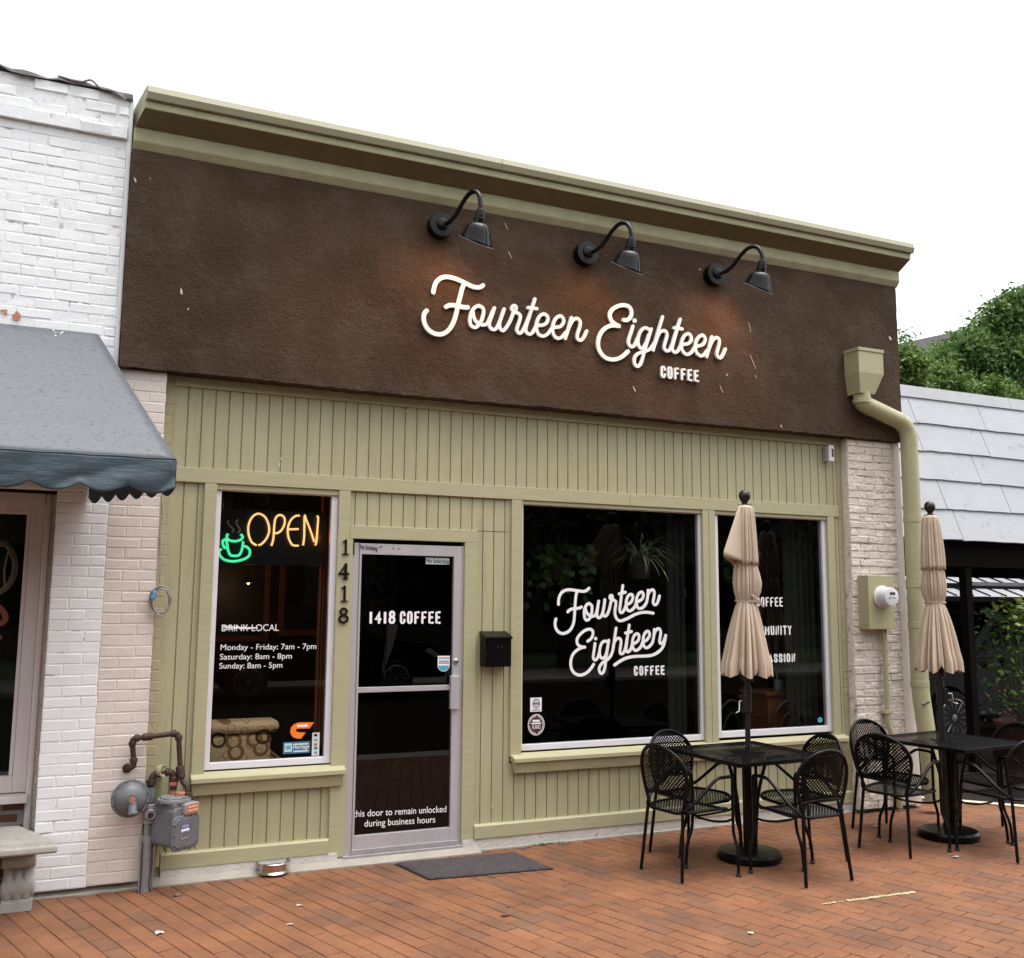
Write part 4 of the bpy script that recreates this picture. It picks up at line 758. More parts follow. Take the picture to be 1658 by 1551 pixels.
    body = MB().prism(rounded(-.085, .085, .26, .50, .03), -.10, .10, P).prism(rounded(-.075, .08, .44, .525, .01), -.085, .085, P).build('meter_body', meter_gray, t, bevel=.006)
    for s, y0 in ((1, -.118), (-1, .10)):
        cv = MB().prism(rounded(-.105, .105, .245, .455, .04), y0, y0+.018, P).prism(rounded(-.09, .09, .262, .44, .035), y0-.006*s, y0+.02, P).build('cover', meter_gray, body, bevel=.005)
    cv_pts = [(x, z) for x in (-.092, .092) for z in (.29, .35, .41)]+[(x, z) for x in (-.04, .04) for z in (.256, .444)]; mb = MB()
    for x, z in cv_pts: mb.lathe([(.007, 0), (.007, .006), (.004, .008)], mt @ Vector((x, -.118, z)), mt.to_3x3() @ Vector((0, -1, 0)), 6)
    mb.build('bolt', meter_gray, body)
    top = MB(); n = 28
    top.prism([(.105*math.cos(2*math.pi*i/n), .10*math.sin(2*math.pi*i/n)) for i in range(n)], .525, .545, lambda p, q_, tt: mt @ Vector((p, q_, tt))).prism([(.085*math.cos(2*math.pi*i/n), .08*math.sin(2*math.pi*i/n)) for i in range(n)], .545, .558, lambda p, q_, tt: mt @ Vector((p, q_, tt)))
    for i in range(10): top.lathe([(.007, -.006), (.007, .03), (.004, .032)], mt @ Vector((.098*math.cos(i*.628), .092*math.sin(i*.628), .523)), (0, 0, 1), 6)
    top.build('top_plate', galv, t, bevel=.003)
    ix = MB().prism(rounded(-.02, .088, .455, .523, .012), -.128, -.08, P).build('index_box', alu_d, body, bevel=.004)
    MB().prism(rounded(-.012, .08, .462, .516, .008), -.131, -.1285, P).build('index_tag', tag_orange, body)
    mb = MB(); rg = random.Random(6)
    for r_ in range(2):
        for k in range(6): x = -.003+k*.013; z = .496-r_*.022; mb.prism([(x, z), (x+.009, z), (x+.009, z+.011), (x, z+.011)], -.1325, -.1312, P)
    mb.build('index_text', tag_cream, body)
    MB().prism(rounded(-.045, .018, .375, .405, .003), -.1265, -.1245, P).build('label', M('violet_label', (.07, .06, .22), .5), body); MB().prism(rounded(-.045, .018, .362, .375, .003), -.1265, -.1245, P).build('label', vinyl, body)
    mb = MB()
    for k in range(4): x = -.04+k*.0135; mb.prism([(x, .381), (x+.009, .381), (x+.009, .4), (x, .4)], -.1275, -.1266, P)
    mb.build('label_text', gray_txt, body); MB().tube([P(-.045, .318, -.126), P(.018, .318, -.126), P(.018, .355, -.126), P(-.045, .355, -.126), P(-.045, .318, -.126)], .002, 5).build('plate_edge', alu_d, body)
    MB().tube(spline([(X+.02, yo-.02, .35), (X+.06, yo-.03, .33), (X+.09, yo-.02, .28), (.72, -.2, .25)], 6), .0035, 6).build('tracer_wire', dark_plastic, t, smooth=60)
gray_txt = M('pale_print', (.35, .33, .5), .5)
gas_meter()

def neon():
    t = thing('neon_sign', 'glowing orange neon OPEN sign with a green coffee cup in the left window', 'neon sign', (1.35, .2, 2.3))
    yn = .20
    def tubes(name, mat, lst, r):
        mb = MB()
        for st in lst: mb.tube(spline([at(340+a/8.29, 810+b/8.29, yn) for a, b in st], 6), r, 8)
        mb.build(name, mat, t, smooth=70)
    O = [[(625,605),(560,560),(520,460),(515,350),(550,250),(610,190),(670,182),(740,225),(785,320),(793,420),(760,510),(700,580),(650,605)]]
    Pp = [[(825,610),(850,520),(860,380),(875,260),(910,205),(960,200),(1000,240),(1000,320),(960,400),(910,438),(868,440)]]
    Ee = [[(1205,205),(1150,210),(1090,260),(1050,350),(1045,440),(1065,530),(1110,600),(1190,610)],[(1060,390),(1120,388),(1190,385)]]
    Nn = [[(1250,605),(1265,480),(1270,212),(1292,260),(1340,380),(1400,560)],[(1440,205),(1452,240),(1445,350),(1430,540),(1415,605)]]
    for l in (O, Pp, Ee, Nn): tubes('neon_letter', neon_o, l, .0072)
    tubes('neon_cup', neon_g, [[(245,450),(225,480),(250,530),(330,550),(410,530),(440,490),(410,455)],[(205,650),(175,600),(170,550),(205,525),(225,560),(240,660),(270,730),(310,745),(380,740),(420,690),(440,600),(445,550)]], .0088)
    tubes('neon_saucer', neon_g, [[(155,650),(120,690),(140,750),(200,800),(310,820),(430,800),(520,750),(535,680),(500,630),(460,615)]], .0088)
    tubes('steam_tube', neon_w, [[(245,270),(240,310),(280,360),(315,395),(295,430)],[(380,255),(350,285),(360,330),(395,380),(395,415),(365,435)]], .0075)
    a, b = at(350, 822, .225), at(528, 917, .225); MB().box(a.x+.0, .232, b.z, b.x, .240, a.z).build('backboard', neon_back, t)
    mb = MB(); mb.tube([(a.x+.05, .236, a.z), (a.x+.05, .3, 3.3)], .002, 5).tube([(b.x-.05, .236, a.z), (b.x-.05, .3, 3.3)], .002, 5); mb.build('hanging_wire', steel, t)
    for p, c, e in (((1.45, .262, 2.32), (1, .30, .07), .9), ((1.70, .215, 2.25), (1, .30, .07), .35)):
        l = bpy.data.lights.new('neon_glow', 'POINT'); l.energy = e; l.color = c; l.shadow_soft_size = .08; lo = bpy.data.objects.new('neon_glow', l); COL.objects.link(lo); lo.parent = t; lo.location = Vector(p)-Vector(t.location)
neon()

# ---------------------------------------------------------------- inside the shop
def interior():
    t = thing('patterned_armchair', 'tan armchair printed with brown rings behind the left window', 'armchair', (1.2, .6, .06))
    rf = circles_mat(); y0 = .25
    a = at(341, 1188, y0); b = at(450, 1181, y0); c = at(443, 1236, y0)
    x0, x1 = a.x-.35, b.x
    def soft(nm, bx, bv): return MB().box(*bx).build(nm, rf, t, bevel=bv, smooth=60)
    soft('backrest', (x0, y0, .32, x1-.04, y0+.18, a.z-.015), .03); soft('head_cushion', (x0+.01, y0-.02, a.z-.012, x1+.01, y0+.22, at(345, 1170, y0).z), .035)
    soft('seat', (x0, y0+.19, .30, x1-.03, y0+.85, .50), .04)
    for xa in (x0-.14, x1-.03): soft('armrest', (xa, y0+.05, .20, xa+.13, y0+.85, .66), .04)
    for xa in (x0, x1-.08):
        for ya in (y0+.06, y0+.75): box('leg', wood_dark, t, xa, ya, .06, xa+.05, ya+.05, .30)
    # framed pictures on the side walls and back wall
    def picture(label, x, z, wd, h, y, fm, cm):
        t = thing('framed_picture', label, 'picture', (x, y, z), 'framed pictures inside the shop')
        f = MB().box(x-wd, y, z-h, x-wd+.06, y+.03, z+h).box(x+wd-.06, y, z-h, x+wd, y+.03, z+h).box(x-wd+.06, y, z+h-.06, x+wd-.06, y+.03, z+h).box(x-wd+.06, y, z-h, x+wd-.06, y+.03, z-h+.06).build('frame', fm, t, bevel=.004)
        MB().box(x-wd+.06, y+.012, z-h+.06, x+wd-.06, y+.02, z+h-.06).build('print', cm, t)
    dk = M('dark_print', (.03, .02, .015), .4, var=.6, vs=9)
    p = at(388, 970, 3.2); picture('wood framed dark picture seen left of centre through the left window', p.x, p.z, .30, .42, 3.2, wood_warm, dk)
    p = at(503, 962, 3.2); picture('wood framed dark picture seen right of centre through the left window', p.x, p.z, .32, .42, 3.2, wood_warm, dk)
    t = thing('pendant_lamp', 'small lit pendant lamp seen through the left window', 'pendant lamp', at(402, 944, 2.2))
    c = at(402, 944, 2.2); MB().lathe([(.01, .05), (.02, .043), (.036, .01), (.04, 0)], c, (0, 0, 1), 20, cap=False).build('lamp_shade', wood_dark, t, smooth=40)
    MB().lathe([(.003, -.014), (.011, -.003), (.008, .012)], c-Vector((0, 0, .0)), (0, 0, 1), 12).build('bulb', bulb_m, t, smooth=60); MB().tube([c+Vector((0, 0, .05)), (c.x, c.y, 3.3)], .003, 5).build('cord', dark_plastic, t)
    l = bpy.data.lights.new('pendant_light', 'POINT'); l.energy = 1.3; l.color = (1, .62, .32); l.shadow_soft_size = .03; lo = bpy.data.objects.new('pendant_light', l); COL.objects.link(lo); lo.parent = t; lo.location = (0, 0, -.04)
    # partition behind the first window, so the pictures hang on something
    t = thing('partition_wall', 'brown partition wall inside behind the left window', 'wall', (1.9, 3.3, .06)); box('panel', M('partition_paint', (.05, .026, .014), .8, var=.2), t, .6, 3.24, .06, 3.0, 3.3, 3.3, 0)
    # plants
    rg = random.Random(12)
    def hanging(name, label, c, r_, blades):
        t = thing(name, label, 'plant', c, None); t['label'] = label
        MB().lathe([(r_*.72, -.17), (r_*.95, -.04), (r_, -.02), (r_*1.02, 0), (r_*.9, 0), (r_*.85, -.02)], c, (0, 0, 1), 24).build('pot', M('dark_pot', (.05, .04, .035), .6), t, smooth=40)
        mb = MB()
        for k in range(3): a = k*2.094; mb.tube([Vector(c)+Vector((r_*math.cos(a), r_*math.sin(a), 0)), Vector(c)+Vector((0, 0, .55)), (c[0], c[1], 3.3)], .0025, 4)
        mb.build('hanger', dark_plastic, t); return t
    c = at(1037, 905, .42); t = hanging('spider_plant', 'striped spider plant in a hanging pot behind the big window', c, .105, 0); mb = MB()
    for i in range(95):
        a = rg.uniform(0, 6.28); L = rg.uniform(.25, .52); e = rg.uniform(.15, .95); w_ = rg.uniform(.006, .011); pts = []
        for k in range(9):
            s = k/8; pts.append(Vector((math.cos(a), math.sin(a), 0))*(L*s*(1-.1*s))+Vector((0, 0, L*(1.55*e*s-1.1*(s**2)*(.5+e*.55)))))
        sd_ = Vector((-math.sin(a), math.cos(a), 0))
        mb.grid([[c+p+sd_*w_*(1-k/8.5), c+p-sd_*w_*(1-k/8.5)] for k, p in enumerate(pts)])
    mb.build('foliage', leaf_s, t, fix=False)
    mb = MB(); run = spline([c, c+Vector((.18, -.05, .03)), c+Vector((.33, -.08, -.1)), c+Vector((.40, -.09, -.32)), at(1096, 962, .36)], 6); mb.tube(run, .003, 5); e = run[-1]
    for i in range(10): a = rg.uniform(0, 6.28); d = Vector((math.cos(a)*.07, math.sin(a)*.05, rg.uniform(-.03, .05))); s = Vector((0, .004, .006)); mb.add([e+s, e+d, e-s], [(0, 1, 2)])
    mb.build('runner', leaf_s, t, fix=False)
    c = at(905, 905, .5); t = hanging('trailing_plant', 'dark trailing plant with heart-shaped leaves behind the big window', c, .12, 0); mb = MB(); st = MB()
    def heart(p, d, n, s):
        d = d.normalized(); q = d.cross(n).normalized(); mb.add([p, p+d*s*.2+q*s*.45, p+d*s*.6+q*s*.42, p+d*s*1.15, p+d*s*.6-q*s*.42, p+d*s*.2-q*s*.45], [(0, 1, 2, 3), (0, 3, 4, 5)])
    for i in range(17):
        a = rg.uniform(0, 6.28); L = rg.uniform(.12, .36); dr = rg.uniform(.1, .7); pts = [c+Vector((math.cos(a)*L*min(1, s*2.2), math.sin(a)*L*.6*min(1, s*2.2), .12*math.sin(min(1, s*2)*2.2)-dr*max(0, s-.25)**1.2)) for s in [k/8 for k in range(9)]]
        st.tube(pts, .003, 4)
        for p in pts[1:]:
            heart(p, Vector((rg.uniform(-1, 1), rg.uniform(-1, .4), rg.uniform(-1, .1))), Vector((rg.uniform(-.9, .9), -1, rg.uniform(-.8, .9))), rg.uniform(.045, .085))
    mb.build('foliage', leaf_i, t, fix=False); st.build('stem', leaf_i, t)
    c = at(1190, 880, .55); t = hanging('trailing_plant', 'leafy hanging plant half hidden by the nearer umbrella in the right window', c, .11, 0); mb = MB(); st = MB()
    for i in range(22):
        a = rg.uniform(0, 6.28); L = rg.uniform(.12, .3); dr = rg.uniform(.1, .6); pts = [c+Vector((math.cos(a)*L*min(1, s*2.2), math.sin(a)*L*.6*min(1, s*2.2), .12*math.sin(min(1, s*2)*2.2)-dr*max(0, s-.25)**1.2)) for s in [k/8 for k in range(9)]]
        st.tube(pts, .003, 4)
        for p in pts[1:]:
            for _ in range(2): heart(p, Vector((rg.uniform(-1, 1), rg.uniform(-1, .4), rg.uniform(-1, .1))), Vector((rg.uniform(-.6, .6), -1, rg.uniform(-.3, .9))), rg.uniform(.045, .085))
    mb.build('foliage', leaf_i, t, fix=False); st.build('stem', leaf_i, t)
    # counter, mug, chair, poster, curtain, door notice
    yb = .45; a = at(1243, 1121, yb); b = at(1306, 1119, yb)
    t = thing('wood_counter', 'warm wooden counter behind the right window', 'counter', (a.x, yb, .06)); box('countertop', wood_warm, t, a.x-.02, yb-.02, a.z-.03, b.x+.02, yb+.4, a.z, .004); box('cabinet', wood_warm, t, a.x, yb, .06, b.x, yb+.38, a.z-.031, .004)
    m = at(1260, 1117, yb+.1); t = thing('mint_mug', 'pale green mug with a spoon on the wooden counter', 'mug', (m.x, m.y, a.z))
    MB().lathe([(.034, 0), (.038, .02), (.038, .10), (.034, .1), (.034, .02)], (m.x, m.y, a.z+.001), (0, 0, 1), 20).build('cup', mint, t, smooth=40); MB().tube(spline([(m.x+.036, m.y, a.z+.085), (m.x+.062, m.y, a.z+.07), (m.x+.06, m.y, a.z+.035), (m.x+.037, m.y, a.z+.025)], 5), .005, 6).build('handle', mint, t, smooth=60); MB().tube([(m.x-.005, m.y, a.z+.02), (m.x-.012, m.y, a.z+.165)], .007, 6).build('spoon', mint, t)
    for u, lab in ((1275, 'bentwood cafe chair in front of the wooden counter'), (1185, 'bentwood cafe chair behind the nearer umbrella pole')):
        p = at(u, 1150, .30 if u > 1250 else .55); t = thing('bentwood_chair', lab, 'chair', (p.x, p.y, .06), 'bentwood chairs inside'); x, y = p.x, p.y
        MB().tube(spline([(x-.19, y, .06), (x-.18, y, .5), (x-.17, y, .78), (x, y+.01, .93), (x+.17, y, .78), (x+.18, y, .5), (x+.19, y, .06)], 6), .014, 8).build('back_frame', wood_dark, t, smooth=60)
        MB().tube(spline([(x-.1, y, .5), (x-.09, y, .7), (x, y, .82), (x+.09, y, .7), (x+.1, y, .5)], 6), .009, 8).build('back_loop', wood_dark, t, smooth=60); MB().lathe([(.19, 0), (.2, .015), (.19, .03)], (x, y+.2, .49), (0, 0, 1), 24).build('seat', wood_warm, t, smooth=40)
        for s in (-.13, .13): MB().tube([(x+s, y+.33, .49), (x+s*1.2, y+.38, .06)], .013, 8).build('leg', wood_dark, t, smooth=60)
    a, b = at(1291, 969, 1.6), at(1322, 1003, 1.6); t = thing('blue_poster', 'dark blue poster inside at the right window edge', 'poster', a); box('sheet', poster_blue, t, a.x, 1.6, b.z, b.x, 1.61, a.z, 0)
    mb = MB(); ribbon(mb, [(a.x+.22, b.z+.08), (a.x+.22, a.z-.06), (a.x+.32, a.z-.06), (a.x+.32, (a.z+b.z)/2), (a.x+.22, (a.z+b.z)/2)], .035, 1.592, .002, smooth=False); mb.build('emblem', poster_card, t)
    t = thing('curtain_stack', 'grey green curtain gathered at the right end of the right window', 'curtain', (6.1, .35, .7)); P = []
    for z in (.4, 2.7): P.append([(5.98+i*.012+.01*math.sin(z), .30+.03*math.sin(i*1.1), z) for i in range(28)])
    MB().grid(P).build('cloth', M('curtain', (.05, .055, .04), .9), t, smooth=60)
    t = thing('gray_curtain', 'narrow grey curtain at the right end of the big window', 'curtain', (4.8, .35, .7)); P = []
    for z in (.4, 2.7): P.append([(4.74+i*.01, .30+.03*math.sin(i*1.1), z) for i in range(18)])
    MB().grid(P).build('cloth', M('curtain_gray', (.05, .055, .045), .9), t, smooth=60)
    y = .6; pts = [at(627, 1011, y), at(646, 1011, y), at(638, 1050, y), at(622, 1092, y)]
    t = thing('paper_notice', 'curled white paper notice hanging behind the door glass', 'notice', pts[0]); MB().add([(p.x, p.y+.02*i, p.z) for i, p in enumerate(pts)], [(0, 1, 2, 3)]).build('sheet', M('notice_paper', (.75, .74, .8), .8), t, solid=.002)
    MB().tube([pts[0], pts[3]], .006, 6).build('binding', cable_gray, t)
    t = thing('amber_curtain', 'amber strip curtain lit by the neon at the right of the left window', 'curtain', (1.75, .3, 2)); P = []
    for z in (.75, 2.75): P.append([(1.735+i*.005, .30+.018*math.sin(i*1.3), z) for i in range(14)])
    MB().grid(P).build('cloth', M('amber_cloth', (.30, .10, .04), .8), t, smooth=60)
interior()
# ---------------------------------------------------------------- terrace furniture
def perf(mb, fn, cls, smax, t0, t1, pitch, hole):
    c = math.sqrt(.5); n = int((smax*2+t1-t0)/pitch)+4
    for i in range(-n, n):
        for j in range(-n, n):
            a, b = i*pitch, j*pitch; s, t = (a-b)*c, (a+b)*c
            k = cls(s, t)
            if not k: continue
            h = pitch*c; o = [(s, t-h), (s+h, t), (s, t+h), (s-h, t)]
            if k == 1: mb.add([fn(*p) for p in o], [(0, 1, 2, 3)]); continue
            q = [(s+(p-s)*hole, t+(r_-t)*hole) for p, r_ in o]
            mb.add([fn(*p) for p in o+q], [(0, 1, 5, 4), (1, 2, 6, 5), (2, 3, 7, 6), (3, 0, 4, 7)])
def chair_proto():
    t = thing('mesh_armchair', '', 'chair')
    def hw(z):
        return .218*max(0, 1-max(0, (z-.23)/.185)**2.1)**.5 if z > .23 else .218-.056*((.23-z)/.23)**1.5
    bf = lambda s, z: Vector((-.205-.17*z+1.1*s*s*(.4+z), s, .445+z*.97))
    def cls(s, z):
        if z < .085-.5*s*s or z > .415: return 0
        w_ = hw(z)
        if abs(s) > w_-.004: return 0
        return 2 if abs(s) < w_-.018 and z > .108-.5*s*s and z < .382 else 1
    mb = MB(); perf(mb, bf, cls, .23, 0, .43, .0185, .48); mb.build('backrest', mesh_black, t, fix=False)
    zs = [0, .04, .09, .14, .19, .24, .29, .33, .36, .385, .40, .41, .4149]
    P = [bf(-hw(z), z) for z in zs]+[bf(0, .416)]+[bf(hw(z), z) for z in reversed(zs)]
    fr = MB().tube(spline(P, 3), .0115, 10).tube([bf(s, .088-.5*s*s) for s in [-.185+.37*i/12 for i in range(13)]], .006, 8)
    fr.build('back_frame', black_paint, t, smooth=60)
    sw = lambda x: .215*(1-max(0, (abs(x)/.225))**4)**.25*(.9+.1*min(1, (x+.2)/.25))
    sf = lambda y, x: Vector((x-.0, y, .432-.014*(1-(y/.2)**2)-(.02*max(0, (x-.1)/.12)**2)))
    def cs(y, x):
        if abs(x) > .217: return 0
        w_ = sw(x)
        if abs(y) > w_-.003: return 0
        return 2 if abs(y) < w_-.02 and abs(x) < .19 else 1
    mb = MB(); perf(mb, sf, cs, .23, -.23, .23, .0185, .45); mb.build('seat', mesh_black, t, fix=False)
    ring = [sf(sw(x), x) for x in [-.218+.436*i/24 for i in range(25)]]; ring += [Vector((p.x, -p.y, p.z)) for p in reversed(ring)]
    MB().tube(ring+[ring[0]], .0105, 8, caps=False).build('seat_frame', black_paint, t, smooth=60)
    for s in (1, -1):
        MB().tube(bend([(-.205, s*.164, .445), (-.205, s*.170, .41), (-.245, s*.198, .008)], .04, 5), .0115, 10).build('rear_leg', black_paint, t, smooth=60)
        l = MB().tube(bend([(.205, s*.222, .58), (.205, s*.222, .265), (.200, s*.272, .165), (.190, s*.276, .02)], .05, 5), .0110, 10).build('front_leg', black_paint, t, smooth=60)
        MB().lathe([(.016, 0), (.018, .006), (.016, .016), (.01, .022)], (.190, s*.276, 0), (0, 0, 1), 12).build('glide', rubber, l, smooth=40)
        MB().tube(bend([(.205, s*.222, .575), (.205, s*.226, .638), (.045, s*.236, .640), (-.145, s*.212, .485), (-.200, s*.178, .44)], .042, 6), .0112, 10).build('armrest', black_paint, t, smooth=60)
    MB().tube(spline([(.204, -.222, .36), (.195, -.17, .335), (.17, -.08, .322), (.165, 0, .320), (.17, .08, .322), (.195, .17, .335), (.204, .222, .36)], 5), .008, 8).build('stretcher', black_paint, t, smooth=60)
    return t
def copy_tree(o, parent=None):
    c = o.copy(); COL.objects.link(c)
    if parent: c.parent = parent
    for ch in list(o.children): copy_tree(ch, c)
    return c
def furniture():
    pr = chair_proto(); first = True
    for x, y, a, lab in ((4.015, -1.035, 10, 'black mesh armchair on the doorway side of the nearer table, back to the door'), (4.28, -.715, -78, 'black mesh armchair between the nearer table and the big window, close to the doorway'), (4.665, -1.41, 93, 'black mesh armchair nearest the camera at the nearer table, back to the street'), (4.95, -1.06, 178, 'black mesh armchair at the nearer table on the side of the farther table, mostly hidden'),
                         (5.835, -1.12, 17, 'black mesh armchair on the doorway side of the farther table, back to the nearer table'), (6.17, -.725, -85, 'black mesh armchair standing before the cream brick pier at the farther table'), (6.455, -1.51, 92, 'black mesh armchair on the street side of the farther table, cut by the photo edge'), (6.90, -1.10, 178, 'black mesh armchair at the far end of the farther table before the dark car')):
        c = pr if first else copy_tree(pr); first = False
        c.location = (x, y, 0); c.rotation_euler = (0, 0, R(a)); c['label'] = lab; c['group'] = 'black mesh chairs around the two tables'
    # tables
    h = .405
    t = thing('mesh_table', '', 'table'); 
    def cl(s, q):
        m_ = max(abs(s), abs(q))
        return 0 if m_ > h-.004 or s*s+q*q < .022**2 else (2 if m_ < h-.03 and s*s+q*q > .07**2 else 1)
    mb = MB(); perf(mb, lambda s, q: Vector((s, q, .738)), cl, h, -h, h, .0185, .40); mb.build('tabletop', mesh_black, t, fix=False)
    c4 = [(-h, -h), (h, -h), (h, h), (-h, h)]; mb = MB()
    for i in range(4):
        a, b = c4[i], c4[(i+1) % 4]; d = Vector((b[0]-a[0], b[1]-a[1], 0)).normalized(); nn = Vector((d.y, -d.x, 0))*.006
        A_v, B_v = Vector((a[0], a[1], 0)), Vector((b[0], b[1], 0))
        mb.add([A_v+nn+Vector((0, 0, .715)), B_v+nn+Vector((0, 0, .715)), B_v+nn+Vector((0, 0, .742)), A_v+nn+Vector((0, 0, .742)), A_v-nn*.5+Vector((0, 0, .715)), B_v-nn*.5+Vector((0, 0, .715)), B_v-nn*.5+Vector((0, 0, .742)), A_v-nn*.5+Vector((0, 0, .742))], [(0, 1, 2, 3), (4, 7, 6, 5), (3, 2, 6, 7), (0, 4, 5, 1)])
    mb.build('rim', black_paint, t, bevel=.002)
    MB().tube([(0, 0, .066), (0, 0, .735)], .034, 16, caps=False).box(-.16, -.015, .715, .16, .015, .73).box(-.015, -.16, .714, .015, .16, .729).build('pedestal', black_paint, t, smooth=50)
    for k in range(4):
        a = R(45+90*k); e = Vector((math.cos(a), math.sin(a), 0)); up = Vector((0, 0, 1))
        MB().tube(bend([e*.27+up*.722, e*.14+up*.705, e*.075+up*.46, e*.055+up*.20, e*.05+up*.066], .09, 6), .0125, 8).build('leg', black_paint, t, smooth=60)
    t.location = (4.600, -.925, 0); t.rotation_euler = (0, 0, R(3)); t['label'] = 'nearer square black mesh table, in front of the two right windows'; t['group'] = 'square black mesh tables'
    c = copy_tree(t); c.location = (6.505, -1.0, 0); c.rotation_euler = (0, 0, R(7)); c['label'] = 'farther square black mesh table, in front of the cream brick pier'
furniture()

def umbrella(loc, label, seed, flare, lean, dent):
    t = thing('patio_umbrella', label, 'umbrella', (0, 0, 0), 'closed patio umbrellas'); rg = random.Random(seed)
    MB().lathe([(.215, 0), (.225, .012), (.225, .045), (.21, .062), (.10, .068), (.04, .075), (.035, .12)], (0, 0, 0), (0, 0, 1), 48).build('base', black_paint, t, smooth=35)
    MB().tube([(0, 0, .07), (0, 0, 2.5)], .019, 16).build('pole', bronze, t, smooth=60)
    cr = MB().tube([(0, 0, 1.015), (0, 0, 1.20)], .032, 12).box(-.055, -.03, 1.02, -.02, .03, 1.14).build('crank_box', bronze, t, bevel=.004)
    MB().tube([(-.05, -.01, 1.10), (-.085, -.02, 1.10), (-.09, -.022, 1.03), (-.125, -.03, 1.02)], .006, 8).build('crank_handle', steel, cr, smooth=60)
    MB().lathe([(.045, 2.512), (.05, 2.522), (.022, 2.53), (.02, 2.545), (.030, 2.555), (.040, 2.572), (.044, 2.592), (.040, 2.613), (.026, 2.63), (.004, 2.636)], (0, 0, 0), (0, 0, 1), 24).build('finial', bronze, t, smooth=60)
    ph = [rg.uniform(0, 6.28) for _ in range(6)]; N = 288
    def layer(prof, fold, hem, inner, fl=None):
        rows = []
        for z, r_, am in prof:
            row = []
            for j in range(N+1):
                a = 2*math.pi*j/N; wv = a+.09*math.sin(2*a+ph[1])+.05*math.sin(3*a+ph[4]); k = 2*abs(math.sin(4*wv+ph[0]+.12*math.sin(z*3+ph[5])))**.55-1; k2 = 2*abs(math.sin(9*wv+ph[2]+.15*math.sin(z*2.3+ph[3])))**.6-1; f = .5*k+.6*k2
                rr = r_*(1+am*f*.85)*(1+.09*math.cos(a*2+ph[4])+.025*math.sin(z*9+a*3+ph[5]))
                zz = z+(hem*(-.5*k-.5) if z <= prof[-1][0]+1e-6 else 0)
                if fl: fk = max(0, 1-abs((a-fl[0]+math.pi) % (2*math.pi)-math.pi)/.34)**1.15*max(0, (prof[0][0]-z)/(prof[0][0]-prof[-1][0]))**1.05; rr += fl[1]*fk; zz += .055*fk
                rr += dent[1]*max(0, math.cos(a-dent[0]))**12*math.exp(-((z-dent[2])/.12)**2)
                row.append((rr*math.cos(a), rr*math.sin(a), zz))
            rows.append(row)
        return MB().grid(rows)
    body = [(2.30, .055, .14), (2.15, .068, .2), (2.03, .080, .24), (1.95, .086, .26), (1.88, .082, .22), (1.83, .072, .15), (1.815, .069, .12), (1.80, .070, .12), (1.76, .080, .2), (1.68, .096, .28), (1.6, .109, .34), (1.52, .121, .38), (1.44, .131, .42), (1.385, .138, .47), (1.345, .142, .52)]
    def dens(p, k=3):
        o = []
        for (a, b, c), (d, e, f) in zip(p, p[1:]): o += [(a+(d-a)*i/k, b+(e-b)*i/k, c+(f-c)*i/k) for i in range(k)]
        return o+[p[-1]]
    layer(dens(body), 1, .075, False).build('canopy', canvas, t, smooth=70, fix=False)
    vent = [(2.518, .046, .04), (2.505, .060, .10), (2.46, .065, .18), (2.38, .070, .24), (2.28, .076, .27), (2.19, .081, .27), (2.13, .084, .25), (2.105, .085, .23)]
    layer(dens(vent), 1, .03, False, flare).build('canopy_vent', canvas, t, smooth=70, fix=False, solid=.002)
    MB().lathe([(.004, 2.520), (.046, 2.518)], (0, 0, 0), (0, 0, 1), 32, cap=False).build('canopy_top', canvas, t, smooth=60)
    st = MB().tube([(.075*math.cos(a*.2), .075*math.sin(a*.2), 1.815+.004*math.sin(a*.2)) for a in range(33)], .008, 6); st.build('tie_strap', canvas, t, smooth=60)
    if flare:
        MB().tube(spline([(-.02, -.085, 1.86), (.02, -.092, 1.835), (.06, -.08, 1.80), (.11, -.06, 1.775), (.10, -.05, 1.80), (.05, -.085, 1.82)], 5), .006, 6).build('tie_bow', canvas, t, smooth=60)
    mb = MB()
    for k in range(8): a = k*.785+.3; mb.tube([(.02*math.cos(a), .02*math.sin(a), 1.9), (.12*math.cos(a), .12*math.sin(a), 1.36)], .006, 6)
    mb.build('rib', bronze, t); MB().tube([(0, 0, 1.24), (0, 0, 1.46)], .05, 10).build('runner', bronze, t, smooth=50)
    t.location = loc; t.rotation_euler = lean
umbrella((4.603, -.93, 0), 'closed beige umbrella with bow-tied strap standing through the nearer table', 5, (R(200), .175), (R(.2), R(.5), 0), (R(-30), .022, 1.93))
umbrella((6.452, -1.0, 0), 'closed beige umbrella through the farther table, in front of the downspout', 11, None, (R(.1), R(.55), R(140)), (R(10), .01, 1.93))

